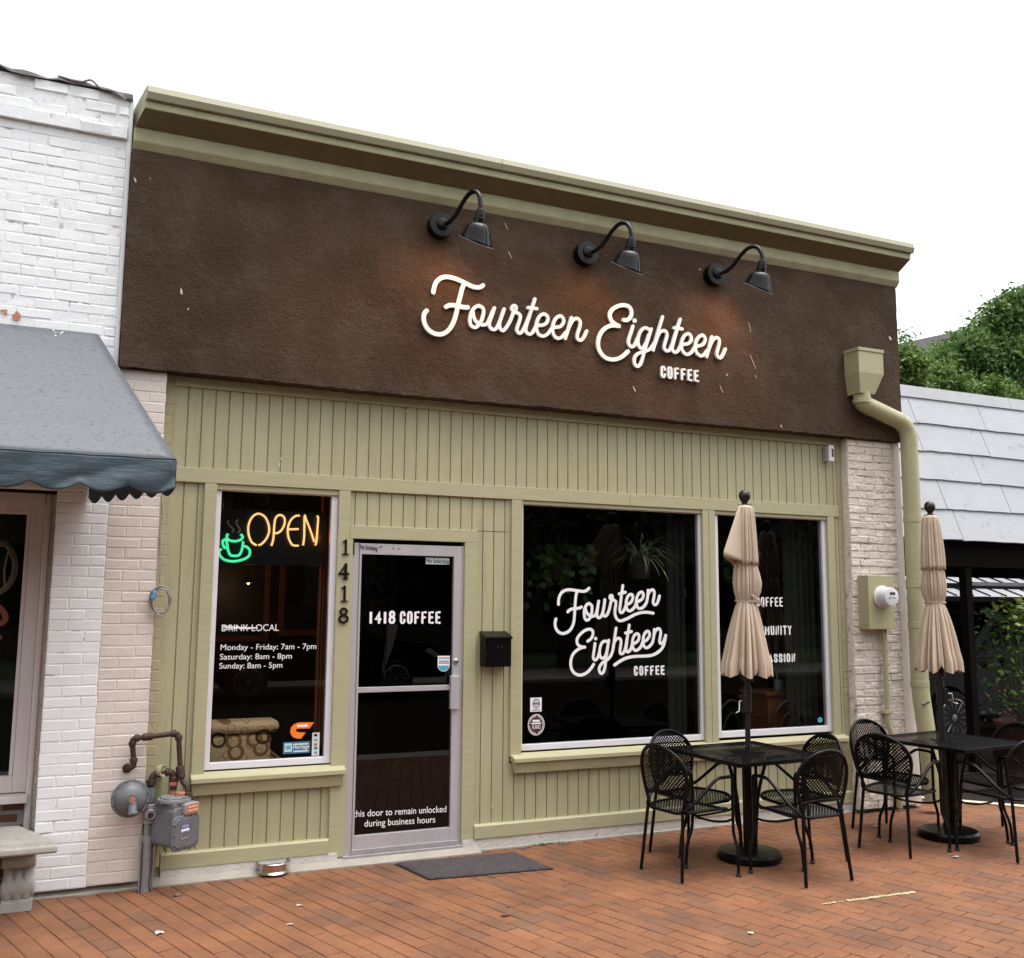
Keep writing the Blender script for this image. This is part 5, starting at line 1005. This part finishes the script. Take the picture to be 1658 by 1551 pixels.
def small_ground():
    t = thing('door_mat', 'dark plum grey rubber-backed door mat lying on the pavers before the door', 'door mat', (2.7, -.38, 0))
    c = [(2.237, -.132), (2.325, -.578), (3.193, -.655), (3.124, -.175)]
    MB().prism(c, .0015, .008, lambda p, q, z: (p, q, z)).build('backing', rubber, t, bevel=.002)
    m = Vector((sum(p[0] for p in c)/4, sum(p[1] for p in c)/4)); P = []; rg = random.Random(1); N = 40
    for j in range(N+1):
        row = []
        for i in range(N*2+1):
            s, q = i/(N*2), j/N; a = Vector(c[0])*(1-s)+Vector(c[3])*s; b = Vector(c[1])*(1-s)+Vector(c[2])*s; p = a*(1-q)+b*q; p = m+(p-m)*.975
            row.append((p.x, p.y, (.016 if 0 < i < N*2 and 0 < j < N else .008)+rg.uniform(0, .0025)))
        P.append(row)
    MB().grid(P).build('pile', rubber_mat, t)
    p = Vector((1.425, -.045, .0145)); t = thing('dog_bowl', 'steel dog bowl standing on the concrete strip left of the door', 'bowl', p)
    MB().lathe([(.098, 0), (.105, .004), (.095, .016), (.100, .054), (.106, .064), (.112, .067), (.109, .070), (.096, .062), (.090, .028), (.03, .02), (.001, .02)], p, (0, 0, 1), 40).build('bowl', steel, t, smooth=40)
    MB().lathe([(.001, 0), (.093, .001)], p+Vector((0, 0, .042)), (0, 0, 1), 32, cap=False).build('water', M('water', (.05, .05, .045), .03, spec=.8), t)
    rg = random.Random(8)
    def litter(name, label, u, v, s, mat, group=None, z=.004):
        d = _fw+_r*((u-PW/2)/FPX)-_u*((v-PH/2)/FPX); p = CAM+d*((z-CAM.z)/d.z); mb = MB(); n = 9; a0 = rg.uniform(0, 6)
        pts = [(math.cos(a0+k/n*6.283)*s*rg.uniform(.45, 1.1), math.sin(a0+k/n*6.283)*s*rg.uniform(.35, .7)) for k in range(n)]
        mb.add([p+Vector((0, 0, s*.22))]+[p+Vector((x, y, rg.uniform(0, s*.3))) for x, y in pts], [(0, 1+k, 1+(k+1) % n) for k in range(n)]); props(mb.build(name, mat, solid=.0012), label, name.replace('_', ' ').split()[-1], group)
    litter('fallen_leaf', 'curled dry leaf on the pavers below the gas meter', 286, 1450, .042, leaf_dry)
    litter('fallen_leaf', 'dry leaf on the pavers in front of the door mat, lower of two close together', 819, 1482, .036, leaf_dry); litter('fallen_leaf', 'small pale leaf just above another leaf in front of the door mat', 823, 1468, .018, leaf_dry)
    litter('paper_scrap', 'crumpled white paper scrap on the pavers between bench and bowl', 257, 1511, .04, paper); litter('paper_scrap', 'thin white paper scrap on the pavers below the dog bowl', 468, 1497, .024, paper); litter('paper_scrap', 'white paper scrap on the pavers at the lower right before the nearer table', 1216, 1511, .022, paper)
    litter('fallen_leaf', 'tiny pale leaf on the pavers below and right of the dog bowl', 484, 1466, .022, paper); litter('paper_scrap', 'white scrap by the foot of the farther table', 1548, 1388, .03, paper); litter('paper_scrap', 'pale scrap under the chair before the brick pier', 1420, 1338, .032, paper)
    mb = MB()
    for i in range(340):
        x, y = rg.uniform(-.2, 7), 0
        if rg.random() < .55: y = (-.085 if x < 2.9 else -.03)-abs(rg.gauss(0, .04))
        else: y = -.1-rg.random()**1.5*2.6
        s = rg.uniform(.002, .0065); q = [Vector((x+rg.uniform(-s, s)*1.6, y+rg.uniform(-s, s), .0015+rg.uniform(0, s))) for _ in range(4)]; mb.add(q, [(0, 1, 2), (0, 2, 3), (0, 3, 1)])
    props(mb.build('grit', M('grit', (.22, .17, .12), .9, island=.9)), kind='stuff')
    mb = MB()
    for i in range(160):
        x = rg.choice([rg.gauss(3.44, .06), rg.gauss(3.44, .06), rg.gauss(6.9, .15)]); y = -.022-abs(rg.gauss(0, .012)); s = rg.uniform(.006, .018); a = rg.uniform(0, 6.28); p = Vector((x, y, .003)); e = Vector((math.cos(a)*s, math.sin(a)*s, s*rg.uniform(.3, 1.2))); n_ = Vector((-math.sin(a), math.cos(a), 0))*s*.3
        mb.add([p, p+e*.5+n_, p+e, p+e*.5-n_], [(0, 1, 2, 3)])
    props(mb.build('moss_tufts', moss, fix=False), kind='stuff')
small_ground()

# ---------------------------------------------------------------- neighbour on the left
def bench():
    t = thing('stone_bench', 'pale cast stone bench with scrolled leg in front of the white brick building', 'bench', (-.5, -.25, 0))
    o = [(-1.02, .03), (-.088, .03), (.122, -.495), (-1.23, -.495)]; c = Vector((-.554, -.23))
    def ring(k, z): return [(c.x+(p[0]-c.x)*(1-k/.7), c.y+(p[1]-c.y)*(1-k/.27), z) for p in o]
    mb = MB(); rs = [ring(.05, .352), ring(.012, .356), ring(0, .366), ring(.002, .392), ring(.02, .404), ring(.028, .420), ring(.034, .428)]
    for r_ in rs: mb.v += r_
    for i in range(len(rs)-1):
        for k in range(4): mb.f.append((i*4+k, i*4+(k+1) % 4, i*4+4+(k+1) % 4, i*4+4+k))
    mb.f += [(3, 2, 1, 0), tuple(len(rs)*4-4+k for k in range(4))]
    s = mb.build('seat_slab', cast_stone, t, bevel=.004); mb = MB()
    for i in range(30):
        x = -1.17+i*.042; mb.tube([(x, -.478, .395), (x+.010, -.474, .402), (x+.02, -.47, .408)], .006, 6).tube([(x+.024, -.478, .395), (x+.022, -.472, .405)], .004, 5)
    mb.build('carved_edge', cast_stone, s)
    def leg(xc):
        w_ = .078; prof = [(-.285, .0), (-.285, .062), (-.275, .066)]+[(-.235+.055*math.cos(R(a)), .125+.06*math.sin(R(a))) for a in range(240, 90, -15)]+[(-.222, .215), (-.214, .245)]+[(-.228+.032*math.cos(R(a)), .275+.028*math.sin(R(a))) for a in range(270, 75, -20)]+[(-.27, .305), (-.27, .352), (.0, .352), (.0, .0)]
        l = MB().prism(prof, xc-w_, xc+w_, lambda p, q, tt: (tt, p, q)).build('leg', cast_stone, t, bevel=.004); mb = MB()
        for d in (-.05, 0, .05): mb.tube(spline([(xc+d, -.255, .075), (xc+d, -.262, .12), (xc+d, -.250, .165), (xc+d, -.214, .205), (xc+d, -.194, .25)], 4), .027, 12)
        mb.lathe([(.03, -w_-.012), (.036, -w_-.006), (.036, w_+.006), (.03, w_+.012)], (xc, -.246, .272), (1, 0, 0), 18).lathe([(.02, -w_-.014), (.05, -w_-.008), (.05, w_+.008), (.02, w_+.014)], (xc, -.225, .115), (1, 0, 0), 20)
        mb.box(xc-w_-.004, -.29, 0, xc+w_+.004, .005, .055).box(xc-w_-.006, -.276, .308, xc+w_+.006, .004, .351)
        for s_ in (-1, 1): mb.tube([(xc+s_*w_, -.215+(.05-.004*i)*math.cos(i*.6), .13+(.05-.004*i)*math.sin(i*.6)) for i in range(11)], .008, 6)
        mb.build('scroll', cast_stone, l, bevel=.003)
    leg(-.082); leg(-1.02)
bench()
def white_building():
    t = thing('white_brick_building', 'white painted brick shop with worn parapet left of the coffee shop', 'building', (-1.5, 0, 0)); X0 = -3.6
    def bp(x0, x1, z0, z1, y, sd, mat=white_paint, mort=mortar_w, back=.1, name='brick_wall', **kw):
        o = bricks(MB(), x0, x1, z0, z1, y, seed=sd, **kw).build(name, mat, t, fix=False); MB().box(x0, y+.0021, z0, x1-.0005, back, z1).build('mortar', mort, o); return o
    bp(X0, .262, 2.47, 4.86, -.08, 31, tilt=.002, gap=.006, jit=.003, dep=.0035); bp(-.017, .285, .045, 2.47, -.08, 32)
    MB().prism([(-.08, 2.47), (-.083, 4.9), (-.088, 5.16), (.2, 5.16), (.2, 2.47)], .263, .292, lambda p, q, tt: (tt, p, q)).build('stucco_edge', white_paint, t, bevel=.006)
    o = bp(X0, .262, 4.86, 4.935, -.112, 33, jit=.006, tilt=.01, cham=.012, ln=.21); bp(X0, .262, 4.935, 5.165, -.092, 34, jit=.005, tilt=.008, cham=.009, course=.075)
    MB().box(X0, -.075, 4.85, .262, .25, 5.16).build('parapet_core', white_paint, t)
    rg = random.Random(3); mb = MB(); pts = [(X0+i*.07, -.105+rg.uniform(-.02, .008), 5.186+.012*math.sin(i*.9)+rg.uniform(-.008, .008)) for i in range(56)]
    mb.grid([[(x, .15, z+.01) for x, y, z in pts], [(x, y, z) for x, y, z in pts], [(x, y-.004, z-.02+.012*math.sin(x*21)) for x, y, z in pts]]); k_ = MB()
    k_.tube(spline([(-.18, -.11, 5.20), (-.05, -.12, 5.185), (.02, -.115, 5.215), (.08, -.12, 5.17), (.16, -.12, 5.165), (.24, -.13, 5.12)], 5), .007, 6)
    mb.v += []; o = mb.build('roof_edge', tin, t, fix=False, solid=.006); k_.build('torn_flashing', tin, o)
    MB().box(.225, -.115, 5.135, .285, .1, 5.18).build('flashing_box', tin, t, bevel=.01)
    # recessed shopfront under the awning
    bp(-.050, -.017, .03, 2.47, .125, 35, cream_rough, mortar_c, ln=.09, back=.2, tilt=.004); box('jamb_reveal', mortar_c, t, -.0175, -.074, .03, -.0165, .12, 2.47, 0)
    box('lintel', pinkish, t, X0, .09, 2.40, -.087, .2, 2.55); box('soffit', dark_timber, t, X0, -.06, 2.462, -.017, .12, 2.469, 0)
    mb = MB()
    mb.box(-.087, .095, .03, -.050, .2, 2.47)
    mb.build('window_trim', pinkish, t, bevel=.012)
    f = MB().box(-.165, .12, .60, -.088, .2, 2.40).box(X0, .12, 2.33, -.165, .2, 2.40).box(X0, .12, .60, -.165, .2, .70).box(-.19, .135, .70, -.166, .19, 2.33).build('window', pinkish, t, bevel=.004)
    MB().add([(X0, .165, .70), (-.19, .165, .70), (-.19, .165, 2.33), (X0, .165, 2.33)], [(0, 1, 2, 3)]).build('pane', glass, f, fix=False)
    MB().prism([(.05, .545), (.05, .585), (.2, .602), (.2, .545)], X0, -.072, lambda p, q, tt: (tt, p, q)).build('window_sill', pinkish, t, bevel=.004)
    bp(X0, -.088, .03, .545, .13, 36, red_brick, mortar_gray, .2, 'brick_base', gap=.011, jit=.002, dep=.006)
    MB().box(X0, .9, 0, .2, .95, 3).box(X0, .2, 2.4, .2, .95, 2.45).box(.15, .2, 0, .2, .95, 2.4).build('interior_wall', int_wall, t)
    mb = MB()
    for k in range(3): c = Vector((-.36, .2, 1.99)); mb.tube([c+Vector((.11*math.cos(a*.3)*(1+.1*k), .01*k, .16*math.sin(a*.3)*(1+.05*k))) for a in range(22)], .007, 6)
    mb.tube(spline([(-.47, .2, 2.10), (-.31, .2, 2.13), (-.26, .2, 2.05)], 5), .008, 6).tube(spline([(-.28, .2, 2.12), (-.30, .2, 1.98), (-.29, .2, 1.86)], 5), .007, 6); mb.build('rope_garland', cream_rope, f)
    mb = MB(); ribbon(mb, [(-.43, 1.62), (-.29, 1.64), (-.28, 1.70), (-.35, 1.76), (-.42, 1.72), (-.44, 1.60), (-.39, 1.53), (-.30, 1.55)], .035, .163, .001); mb.build('lettering', M('rust_vinyl', (.16, .04, .012), .5), f)
    box('side_wall', white_paint, t, X0, .21, 2.56, .255, 5, 5.05, 0); box('party_wall', white_paint, t, .202, .1, 0, .255, 5, 2.555, 0)
    mb = MB()
    for u, v, a, b in ((27, 512, 8, 9), (6, 503, 8, 3), (9, 508, 3, 4)):
        mb.add([at(u+a*rg.uniform(.6, 1.1)*math.cos(k*.5712), v+b*rg.uniform(.6, 1.1)*math.sin(k*.5712), -.0875) for k in range(11)], [tuple(range(11))])
    mb.build('bare_brick', M('bare_brick', (.45, .19, .11), .9, var=.2, vs=40), t)
white_building()
def awning():
    t = thing('slate_awning', 'slate blue shop awning with scalloped valance and rain spots on the white building', 'awning', (-1.4, -.5, 2.6)); X0 = -3.4
    A, B, C = Vector((.157, -.085, 3.505)), Vector((.618, -.90, 2.60)), Vector((.16, -.085, 2.60)); A0, B0 = Vector((X0, -.085, 3.505)), Vector((X0, -.90, 2.585))
    P = []
    for j in range(25):
        s = j/24; row = []
        for i in range(61):
            q = i/60; p = (A0*(1-q)+A*q)*(1-s)+(B0*(1-q)+B*q)*s; sag = .012*math.sin(s*math.pi)*abs(math.sin(q*math.pi*4)); p = p-Vector((0, -.4, 1)).normalized()*sag*-.0; row.append(p+Vector((0, 0, -sag)))
        P.append(row)
    MB().grid(P).build('canopy', awn, t, smooth=60, fix=False, solid=.003)
    P = []
    for j in range(7): s = j/6; P.append([A*(1-q)+(B*(1-s)+C*s)*q for q in [i/8 for i in range(9)]])
    MB().grid(P).build('end_panel', awn, t, smooth=60, fix=False, solid=.003)
    def val(p0, p1, n, per, out, sd):
        L = (p1-p0).length; P = []; m = 14; N = int(n*per)
        for j in range(m+1):
            row = []
            for i in range(N+1):
                s = i/N; x = s*n; sc_ = abs(math.sin(x*math.pi)); drop = (.165+.042*sc_)*j/m
                b = out*(.010*math.sin(s*L*9+j*.25)+.012*math.sin(s*L*3.7+1.3+j*.2)+.004*math.sin(s*L*27))*(j/m); row.append(p0*(1-s)+p1*s+Vector((0, -abs(b)-.004, -drop)) if out else p0*(1-s)+p1*s+Vector((.004, 0, -drop)))
            P.append(row)
        return MB().grid(P)
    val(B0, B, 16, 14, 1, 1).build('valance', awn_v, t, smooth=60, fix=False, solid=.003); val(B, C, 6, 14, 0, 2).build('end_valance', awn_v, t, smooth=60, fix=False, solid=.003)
    MB().tube([B0+Vector((0, .01, -.012)), B+Vector((0, .01, -.012)), C+Vector((0, 0, -.012))], .012, 8).tube([A+Vector((0, .01, -.01)), B+Vector((-.01, .01, -.012))], .012, 8).build('frame', galv, t)
    mb = MB(); mb.tube([B0*(1-q)+B*q+Vector((0, -.004, .002+.002*math.sin(q*90))) for q in [i/60 for i in range(61)]], .005, 6).build('piping', awn_v, t, smooth=60)
    rg = random.Random(5); mb = MB()
    for s, q, r_ in ((.03, .93, .028), (.04, .965, .008)):
        for k in range(9 if r_ > .01 else 2):
            p = (A0*(1-q)+A*q)*(1-s)+(B0*(1-q)+B*q)*s+Vector((rg.gauss(0, r_*.7), 0, 0)); d = (B-A).normalized(); d = Vector((0, d.y, d.z)).normalized(); p += d*rg.gauss(0, r_*.6); nn = Vector((0, d.z, -d.y)); nn = nn if nn.z > 0 else -nn; rr = r_*rg.uniform(.08, .26)
            mb.add([p+nn*.004+Vector((rr*math.cos(a), 0, 0))+d*rr*math.sin(a) for a in (0, 1, 2.1, 3.1, 4.2, 5.3)], [(0, 1, 2, 3, 4, 5)])
    mb.build('dropping', M('bird_white', (.62, .62, .6), .9), t, fix=False)
awning()

# ---------------------------------------------------------------- right side and background
def tree(name, label, base, clumps, mat, n, ls, trunk_r, group, seed=1, th=None):
    rg = random.Random(seed); t = thing(name, label, 'tree', base, group); b = Vector(base); mb = MB(); top = max(c[2] for c in clumps)
    th = th or top*.6; mb.tube([b, b+Vector((.1, .05, th*.5)), b+Vector((0, 0, th))], [trunk_r, trunk_r*.75, trunk_r*.5], 10)
    for c in clumps:
        e = b+Vector(c[:3]); s = b+Vector((0, 0, th*rg.uniform(.55, .95))); mb.tube(spline([s, s*.5+e*.5+Vector((0, 0, -.2)), e], 4), [trunk_r*.3*(1-.8*i/8) for i in range(9)], 6)
    mb.build('trunk', bark, t, smooth=60); lf = MB(); wt = [c[3]**2.2 for c in clumps]; tot = sum(wt)
    for c, w_ in zip(clumps, wt):
        cc = b+Vector(c[:3])
        for _ in range(int(n*w_/tot/5)):
            d = Vector((rg.gauss(0, 1), rg.gauss(0, 1), rg.gauss(0, 1))).normalized(); q = cc+Vector((d.x, d.y, d.z*.8))*c[3]*rg.uniform(.35, 1.08)**.6
            for _ in range(5):
                p = q+Vector((rg.gauss(0, ls), rg.gauss(0, ls), rg.gauss(0, ls))); a = Vector((rg.gauss(0, 1), rg.gauss(0, 1), rg.gauss(-.4, .6))).normalized(); s = a.cross(Vector((rg.gauss(0, 1), rg.gauss(0, 1), rg.gauss(0, 1)))).normalized(); k = ls*rg.uniform(.6, 1.2); up = Vector((0, 0, k*.12))
                lf.add([p, p+a*k*.5+s*k*.27+up, p+a*k, p+a*k*.5-s*k*.27+up], [(0, 1, 2), (0, 2, 3)])
    lf.build('crown', mat, t, fix=False); return t
def clump(rg, n, rx, ry, z0, z1, r0, r1, slope=0): return [(x, rg.uniform(-ry, ry), rg.uniform(z0, z1)+slope*x, rg.uniform(r0, r1)) for x in [rg.uniform(-rx, rx) for _ in range(n)]]
def right_side():
    t = thing('carport', 'open carport with white painted slate front roof right of the coffee shop', 'carport', (10, 1.4, 0)); rg = random.Random(4)
    p0, p1 = Vector((0, .92, 2.50)), Vector((0, 1.52, 4.335)); d = (p1-p0); L = d.length; d.normalize(); nn = Vector((0, -d.z, d.y)); mb = MB(); n = 5; hgt = (L-.13)/n
    for i in range(n):
        x = 7.16-rg.uniform(0, .9)
        while x < 17:
            wd = rg.uniform(.95, 1.3); a, b = max(7.16, x), x+wd-.008; x += wd
            if b-a < .1: continue
            s0, s1 = i*hgt-rg.uniform(0, .008), (i+1)*hgt+.03; m = 8; up = [Vector((a+(b-a)*k/m, 0, 0))+p0+d*(s0+rg.uniform(-.006, .006))+nn*.03 for k in range(m+1)]; lo = [u+nn*-.026 for u in up]
            tp = [Vector((a, 0, 0))+p0+d*s1+nn*.008, Vector((b, 0, 0))+p0+d*s1+nn*.008]
            mb.add(up+lo+tp, [tuple(range(m+1))+(2*m+3, 2*m+2)]+[(k+1, k, m+1+k, m+2+k) for k in range(m)]+[(0, 2*m+2, m+1), (m, 2*m+1, 2*m+3)])
    r_ = mb.build('slate_roof', shingle, t, fix=False)
    c = Vector((0, 0, 0)); MB().prism([(0, 0), (1, 0)], 0, 1, lambda p, q, tt: (0, 0, 0)) if False else None
    mb = MB()
    for a, b in ((7.15, 10.5), (10.505, 17)):
        A_v = [p0+d*(L-.15)+nn*.03, p0+d*(L)+nn*.035, p0+d*L+Vector((0, .4, -.0)), p0+d*(L-.15)+nn*-.02]; mb.add([Vector((a, 0, 0))+q for q in A_v]+[Vector((b, 0, 0))+q for q in A_v], [(0, 1, 2, 3), (7, 6, 5, 4), (0, 4, 5, 1), (1, 5, 6, 2), (2, 6, 7, 3), (3, 7, 4, 0)])
    mb.build('ridge_cap', shingle, t, fix=True)
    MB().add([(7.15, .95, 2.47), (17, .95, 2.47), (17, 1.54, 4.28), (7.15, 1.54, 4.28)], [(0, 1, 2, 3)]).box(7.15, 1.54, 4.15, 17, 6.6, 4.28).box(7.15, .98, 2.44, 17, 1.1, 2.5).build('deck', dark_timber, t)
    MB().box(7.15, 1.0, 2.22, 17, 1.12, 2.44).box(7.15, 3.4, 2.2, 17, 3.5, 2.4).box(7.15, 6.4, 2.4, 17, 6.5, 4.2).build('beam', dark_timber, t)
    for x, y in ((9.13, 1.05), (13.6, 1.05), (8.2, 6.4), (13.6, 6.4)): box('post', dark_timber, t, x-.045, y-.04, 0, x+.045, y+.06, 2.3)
    MB().box(9.25, 1.15, 2.02, 17, 1.22, 2.06).build('rail', galv, t)
    # parked car
    c = thing('parked_car', 'black car in the carport shade showing one alloy wheel', 'car', (11.8, 3.4, 0), 'parked cars')
    body = [(9.62, .35), (9.58, .62), (9.66, .86), (9.9, .98), (10.95, 1.10), (11.7, 1.66), (13.6, 1.70), (14.25, 1.15), (14.35, .8), (14.3, .35), (13.75, .33)]+curl((13.35, .34), .40, 0, 180, 8)+curl((10.62, .34), .40, 0, 180, 8)
    def bodyfn(p, q, tt): k = max(0, (q-1.0)/.7); return (p, 2.72+(1.78 if tt else 0)+(.22*k if not tt else -.22*k), q)
    MB().prism(body, 0, 1, bodyfn).build('body', car_black, c, bevel=.03, smooth=40)
    for pts in ([(11.15, 1.10), (11.78, 1.57), (12.5, 1.6), (12.5, 1.12)], [(12.58, 1.12), (12.58, 1.6), (13.5, 1.6), (13.9, 1.15)]): MB().prism(pts, -.012, .004, lambda p, q, tt: (p, 2.72+.22*max(0, (q-1.0)/.7)+tt, q)).build('window', M('car_glass', (.004, .005, .005), .2, spec=.15), c)
    MB().prism([(9.64, .72), (9.95, .90), (10.05, .84), (9.75, .68)], -.02, .1, lambda p, q, tt: (p, 2.72+tt, q)).build('headlight', lens_m, c, bevel=.01)
    MB().box(11.5, 2.69, .98, 11.62, 2.6, 1.08).build('mirror', car_black, c, bevel=.02)
    for x in (10.62, 13.35):
        for y, s in ((2.74, -1), (4.46, 1)):
            w_ = MB().lathe([(.2, -.1), (.33, -.1), (.345, -.07), (.345, .07), (.33, .1), (.24, .1)], (x, y, .345), (0, s, 0), 32).build('wheel', tyre_m, c, smooth=40)
            mb = MB(); o = Vector((x, y, .345)); mb.lathe([(.235, .08), (.25, .105), (.24, .112), (.225, .085)], o, (0, s, 0), 32, cap=False).lathe([(.05, .08), (.045, .1), (.02, .103)], o, (0, s, 0), 14)
            for k in range(14): a = k*.4488; e = Vector((math.cos(a), 0, math.sin(a))); mb.tube([o+e*.04+Vector((0, s*.088, 0)), o+e*.235+Vector((0, s*.095, 0))], .011, 6)
            mb.build('rim', rim_m, w_, smooth=40)
    # low house behind with a pale metal roof
    t = thing('metal_roof_house', 'dark low house with pale standing-seam roof seen under the carport', 'house', (24, 13, 0)); a = at(1540, 969, 12)
    MB().add([(12, 12, 2.02), (40, 12, 2.02), (40, 14.6, 2.95), (12, 14.6, 2.95)], [(0, 1, 2, 3)]).build('roof', metal_roof, t, solid=.04); mb = MB()
    for i in range(44): x = 12+i*.62; mb.tube([(x, 12, 2.06), (x, 14.6, 2.99)], .022, 5)
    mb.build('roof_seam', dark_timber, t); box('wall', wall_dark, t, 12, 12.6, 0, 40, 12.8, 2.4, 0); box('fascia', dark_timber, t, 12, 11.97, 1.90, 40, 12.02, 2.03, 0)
    for u in (1596, 1608): p = at(u, 1005, 12.55); wn = box('window', pale_vinyl, t, p.x-.18, 12.55, p.z-.3, p.x+.1, 12.6, p.z+.3, 0); wn.data.materials[0] = M('dim_pane', (.10, .11, .10), .3)
    # planted shrub
    p = at(1652, 1120, 1.15); t = thing('potted_shrub', 'yellow green shrub with red flowers in a planter at the right photo edge', 'shrub', (p.x, 1.15, 0)); x, y = p.x, 1.15
    MB().lathe([(.2, 0), (.27, .45), (.29, .46), (.29, .5), (.25, .5), (.24, .45)], (x, y, 0), (0, 0, 1), 24).build('planter', M('terracotta', (.10, .04, .025), .8, var=.2), t, smooth=40)
    rg = random.Random(21); mb = MB(); fl = MB(); st = MB()
    for i in range(18): a = rg.uniform(0, 6.28); st.tube([(x, y, .45), (x+.25*math.cos(a), y+.2*math.sin(a), 1.0), (x+.38*math.cos(a), y+.3*math.sin(a), rg.uniform(1.1, 1.7))], .008, 4)
    for i in range(900):
        q = Vector((x+rg.gauss(0, .23), y+rg.gauss(0, .2), rg.uniform(.6, 1.8))); a = Vector((rg.gauss(0, 1), rg.gauss(0, 1), rg.gauss(0, .6))).normalized(); s = a.cross(Vector((rg.gauss(0, 1), rg.gauss(0, 1), 1))).normalized(); k = rg.uniform(.05, .10); mb.add([q, q+a*k*.5+s*k*.28, q+a*k, q+a*k*.5-s*k*.28], [(0, 1, 2), (0, 2, 3)])
    for i in range(34):
        q = Vector((x-.2+rg.gauss(0, .25), y-.1+rg.gauss(0, .2), rg.uniform(.5, .95))); s = rg.uniform(.015, .03); fl.add([q+Vector((s, 0, 0)), q+Vector((0, -s*.5, s)), q+Vector((-s, 0, 0)), q+Vector((0, -s*.5, -s))], [(0, 1, 2, 3)])
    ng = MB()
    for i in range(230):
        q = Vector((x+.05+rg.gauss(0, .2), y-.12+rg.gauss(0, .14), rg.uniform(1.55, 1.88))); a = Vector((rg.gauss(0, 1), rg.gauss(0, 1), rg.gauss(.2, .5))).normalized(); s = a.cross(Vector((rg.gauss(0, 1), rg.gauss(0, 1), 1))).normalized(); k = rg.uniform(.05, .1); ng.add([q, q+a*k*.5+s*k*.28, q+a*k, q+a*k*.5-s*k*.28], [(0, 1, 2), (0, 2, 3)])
    mb.build('foliage', leaf_i, t, fix=False); ng.build('lit_top_leaves', leaf_mat('lit_top_leaf', (.10, .16, .02), (.34, .36, .08)), t, fix=False); fl.build('flower', M('red_petal', (.10, .015, .01), .6), t, fix=False); st.build('stem', bark, t)  # top leaves coloured paler: the light on the shrub's top is painted in
    # grey roof house behind the trees
    t = thing('gray_roof_house', 'grey tiled house roof peeping out between the trees', 'house', (32, 22, 0)); a, b = at(1470, 566, 22), at(1530, 545, 22)
    MB().prism([(a.x-3, a.z-3.5), (a.x-3, a.z-.5), (b.x+1, b.z+.4), (b.x+9, a.z-2), (b.x+9, a.z-3.5)], 22, 30, lambda p, q, tt: (p, tt, q)).build('roof', roof_gray, t); box('wall', wall_dark, t, a.x-2, 22.5, 0, b.x+8, 29, a.z-3, 0)
    rg = random.Random(31)
    def cl(pts, y, jit=.4): return pts
    y = 15; b0 = at(1640, 640, y); bx = b0.x
    cs = []
    for u, v, r_ in ((1652, 492, 26), (1625, 512, 28), (1655, 530, 34), (1600, 535, 28), (1570, 560, 26), (1630, 575, 36), (1590, 590, 30), (1545, 568, 20), (1525, 578, 15), (1555, 610, 26), (1650, 620, 36), (1610, 640, 30), (1690, 520, 50), (1730, 600, 60), (1710, 478, 40), (1570, 650, 24), (1660, 680, 40)):
        p = at(u, v, y+rg.uniform(-1, 1)); cs.append((p.x-bx, p.y-y, p.z, r_*.0165))
    tree('broadleaf_tree', 'large dark green tree rising behind the carport at the right photo edge', (bx, y, 0), cs, leaf_a, 34000, .20, .28, 'trees behind the carport', 41, th=5)
    y = 11; b0 = at(1500, 640, y); bx = b0.x; cs = []
    for u, v, r_ in ((1470, 590, 22), (1490, 612, 24), (1520, 615, 20), (1545, 628, 18), (1480, 635, 22), (1510, 640, 22), (1575, 640, 14), (1450, 600, 24), (1610, 632, 15), (1625, 650, 18)):
        p = at(u, v, y+rg.uniform(-.6, .6)); cs.append((p.x-bx, p.y-y, p.z, r_*.0132))
    tree('light_green_tree', 'lighter green bushy tree just above the carport roof beside the shop corner', (bx, y, 0), cs, leaf_b, 15000, .15, .16, 'trees behind the carport', 43, th=4)
    p = at(1462, 551, 12); tree('slender_tree', 'thin treetop poking up beside the shop corner', (p.x, 12, 0), [(0, 0, p.z-.1, .28), (.1, 0, p.z-.6, .3), (-.3, 0, p.z-1.2, .5)], leaf_a, 900, .13, .08, 'trees behind the carport', 45, th=5)
    # across the street: what the windows reflect
    t = thing('street_facade', 'plain beige building across the street behind the camera', 'building', (4, -26, 0)); box('wall', beige_wall, t, -26, -30, 0, 40, -26, 9.5, 0)
    for i in range(9): box('window', wall_dark, t, -20+i*6, -25.99, 1, -17+i*6, -25.96, 3.4, 0)
    for i, x in enumerate((-9, -3.5, 2.2, 7.4, 12.5, 18.5, 25)):
        rr = random.Random(60+i); tree('street_tree', 'dark street tree across the road behind the camera, number %s from the west'.replace('number %s from the west', ('far west end', 'west of the bench', 'opposite the door', 'opposite the big window', 'opposite the carport', 'east of the carport', 'far east end')[i]), (x, -17.5+rr.uniform(-.8, .8), 0), clump(rr, 11, 2.3, 1.5, 3.0, 8.5, 1.2, 1.9), leaf_d, 2600, .42, .2, 'trees across the street', 70+i, th=4)
    c2 = copy_tree(c); c2.location = (4.5, -11.8, 0); c2.rotation_euler = (0, 0, R(180)); c2['label'] = 'black car parked across the street behind the camera'
right_side()
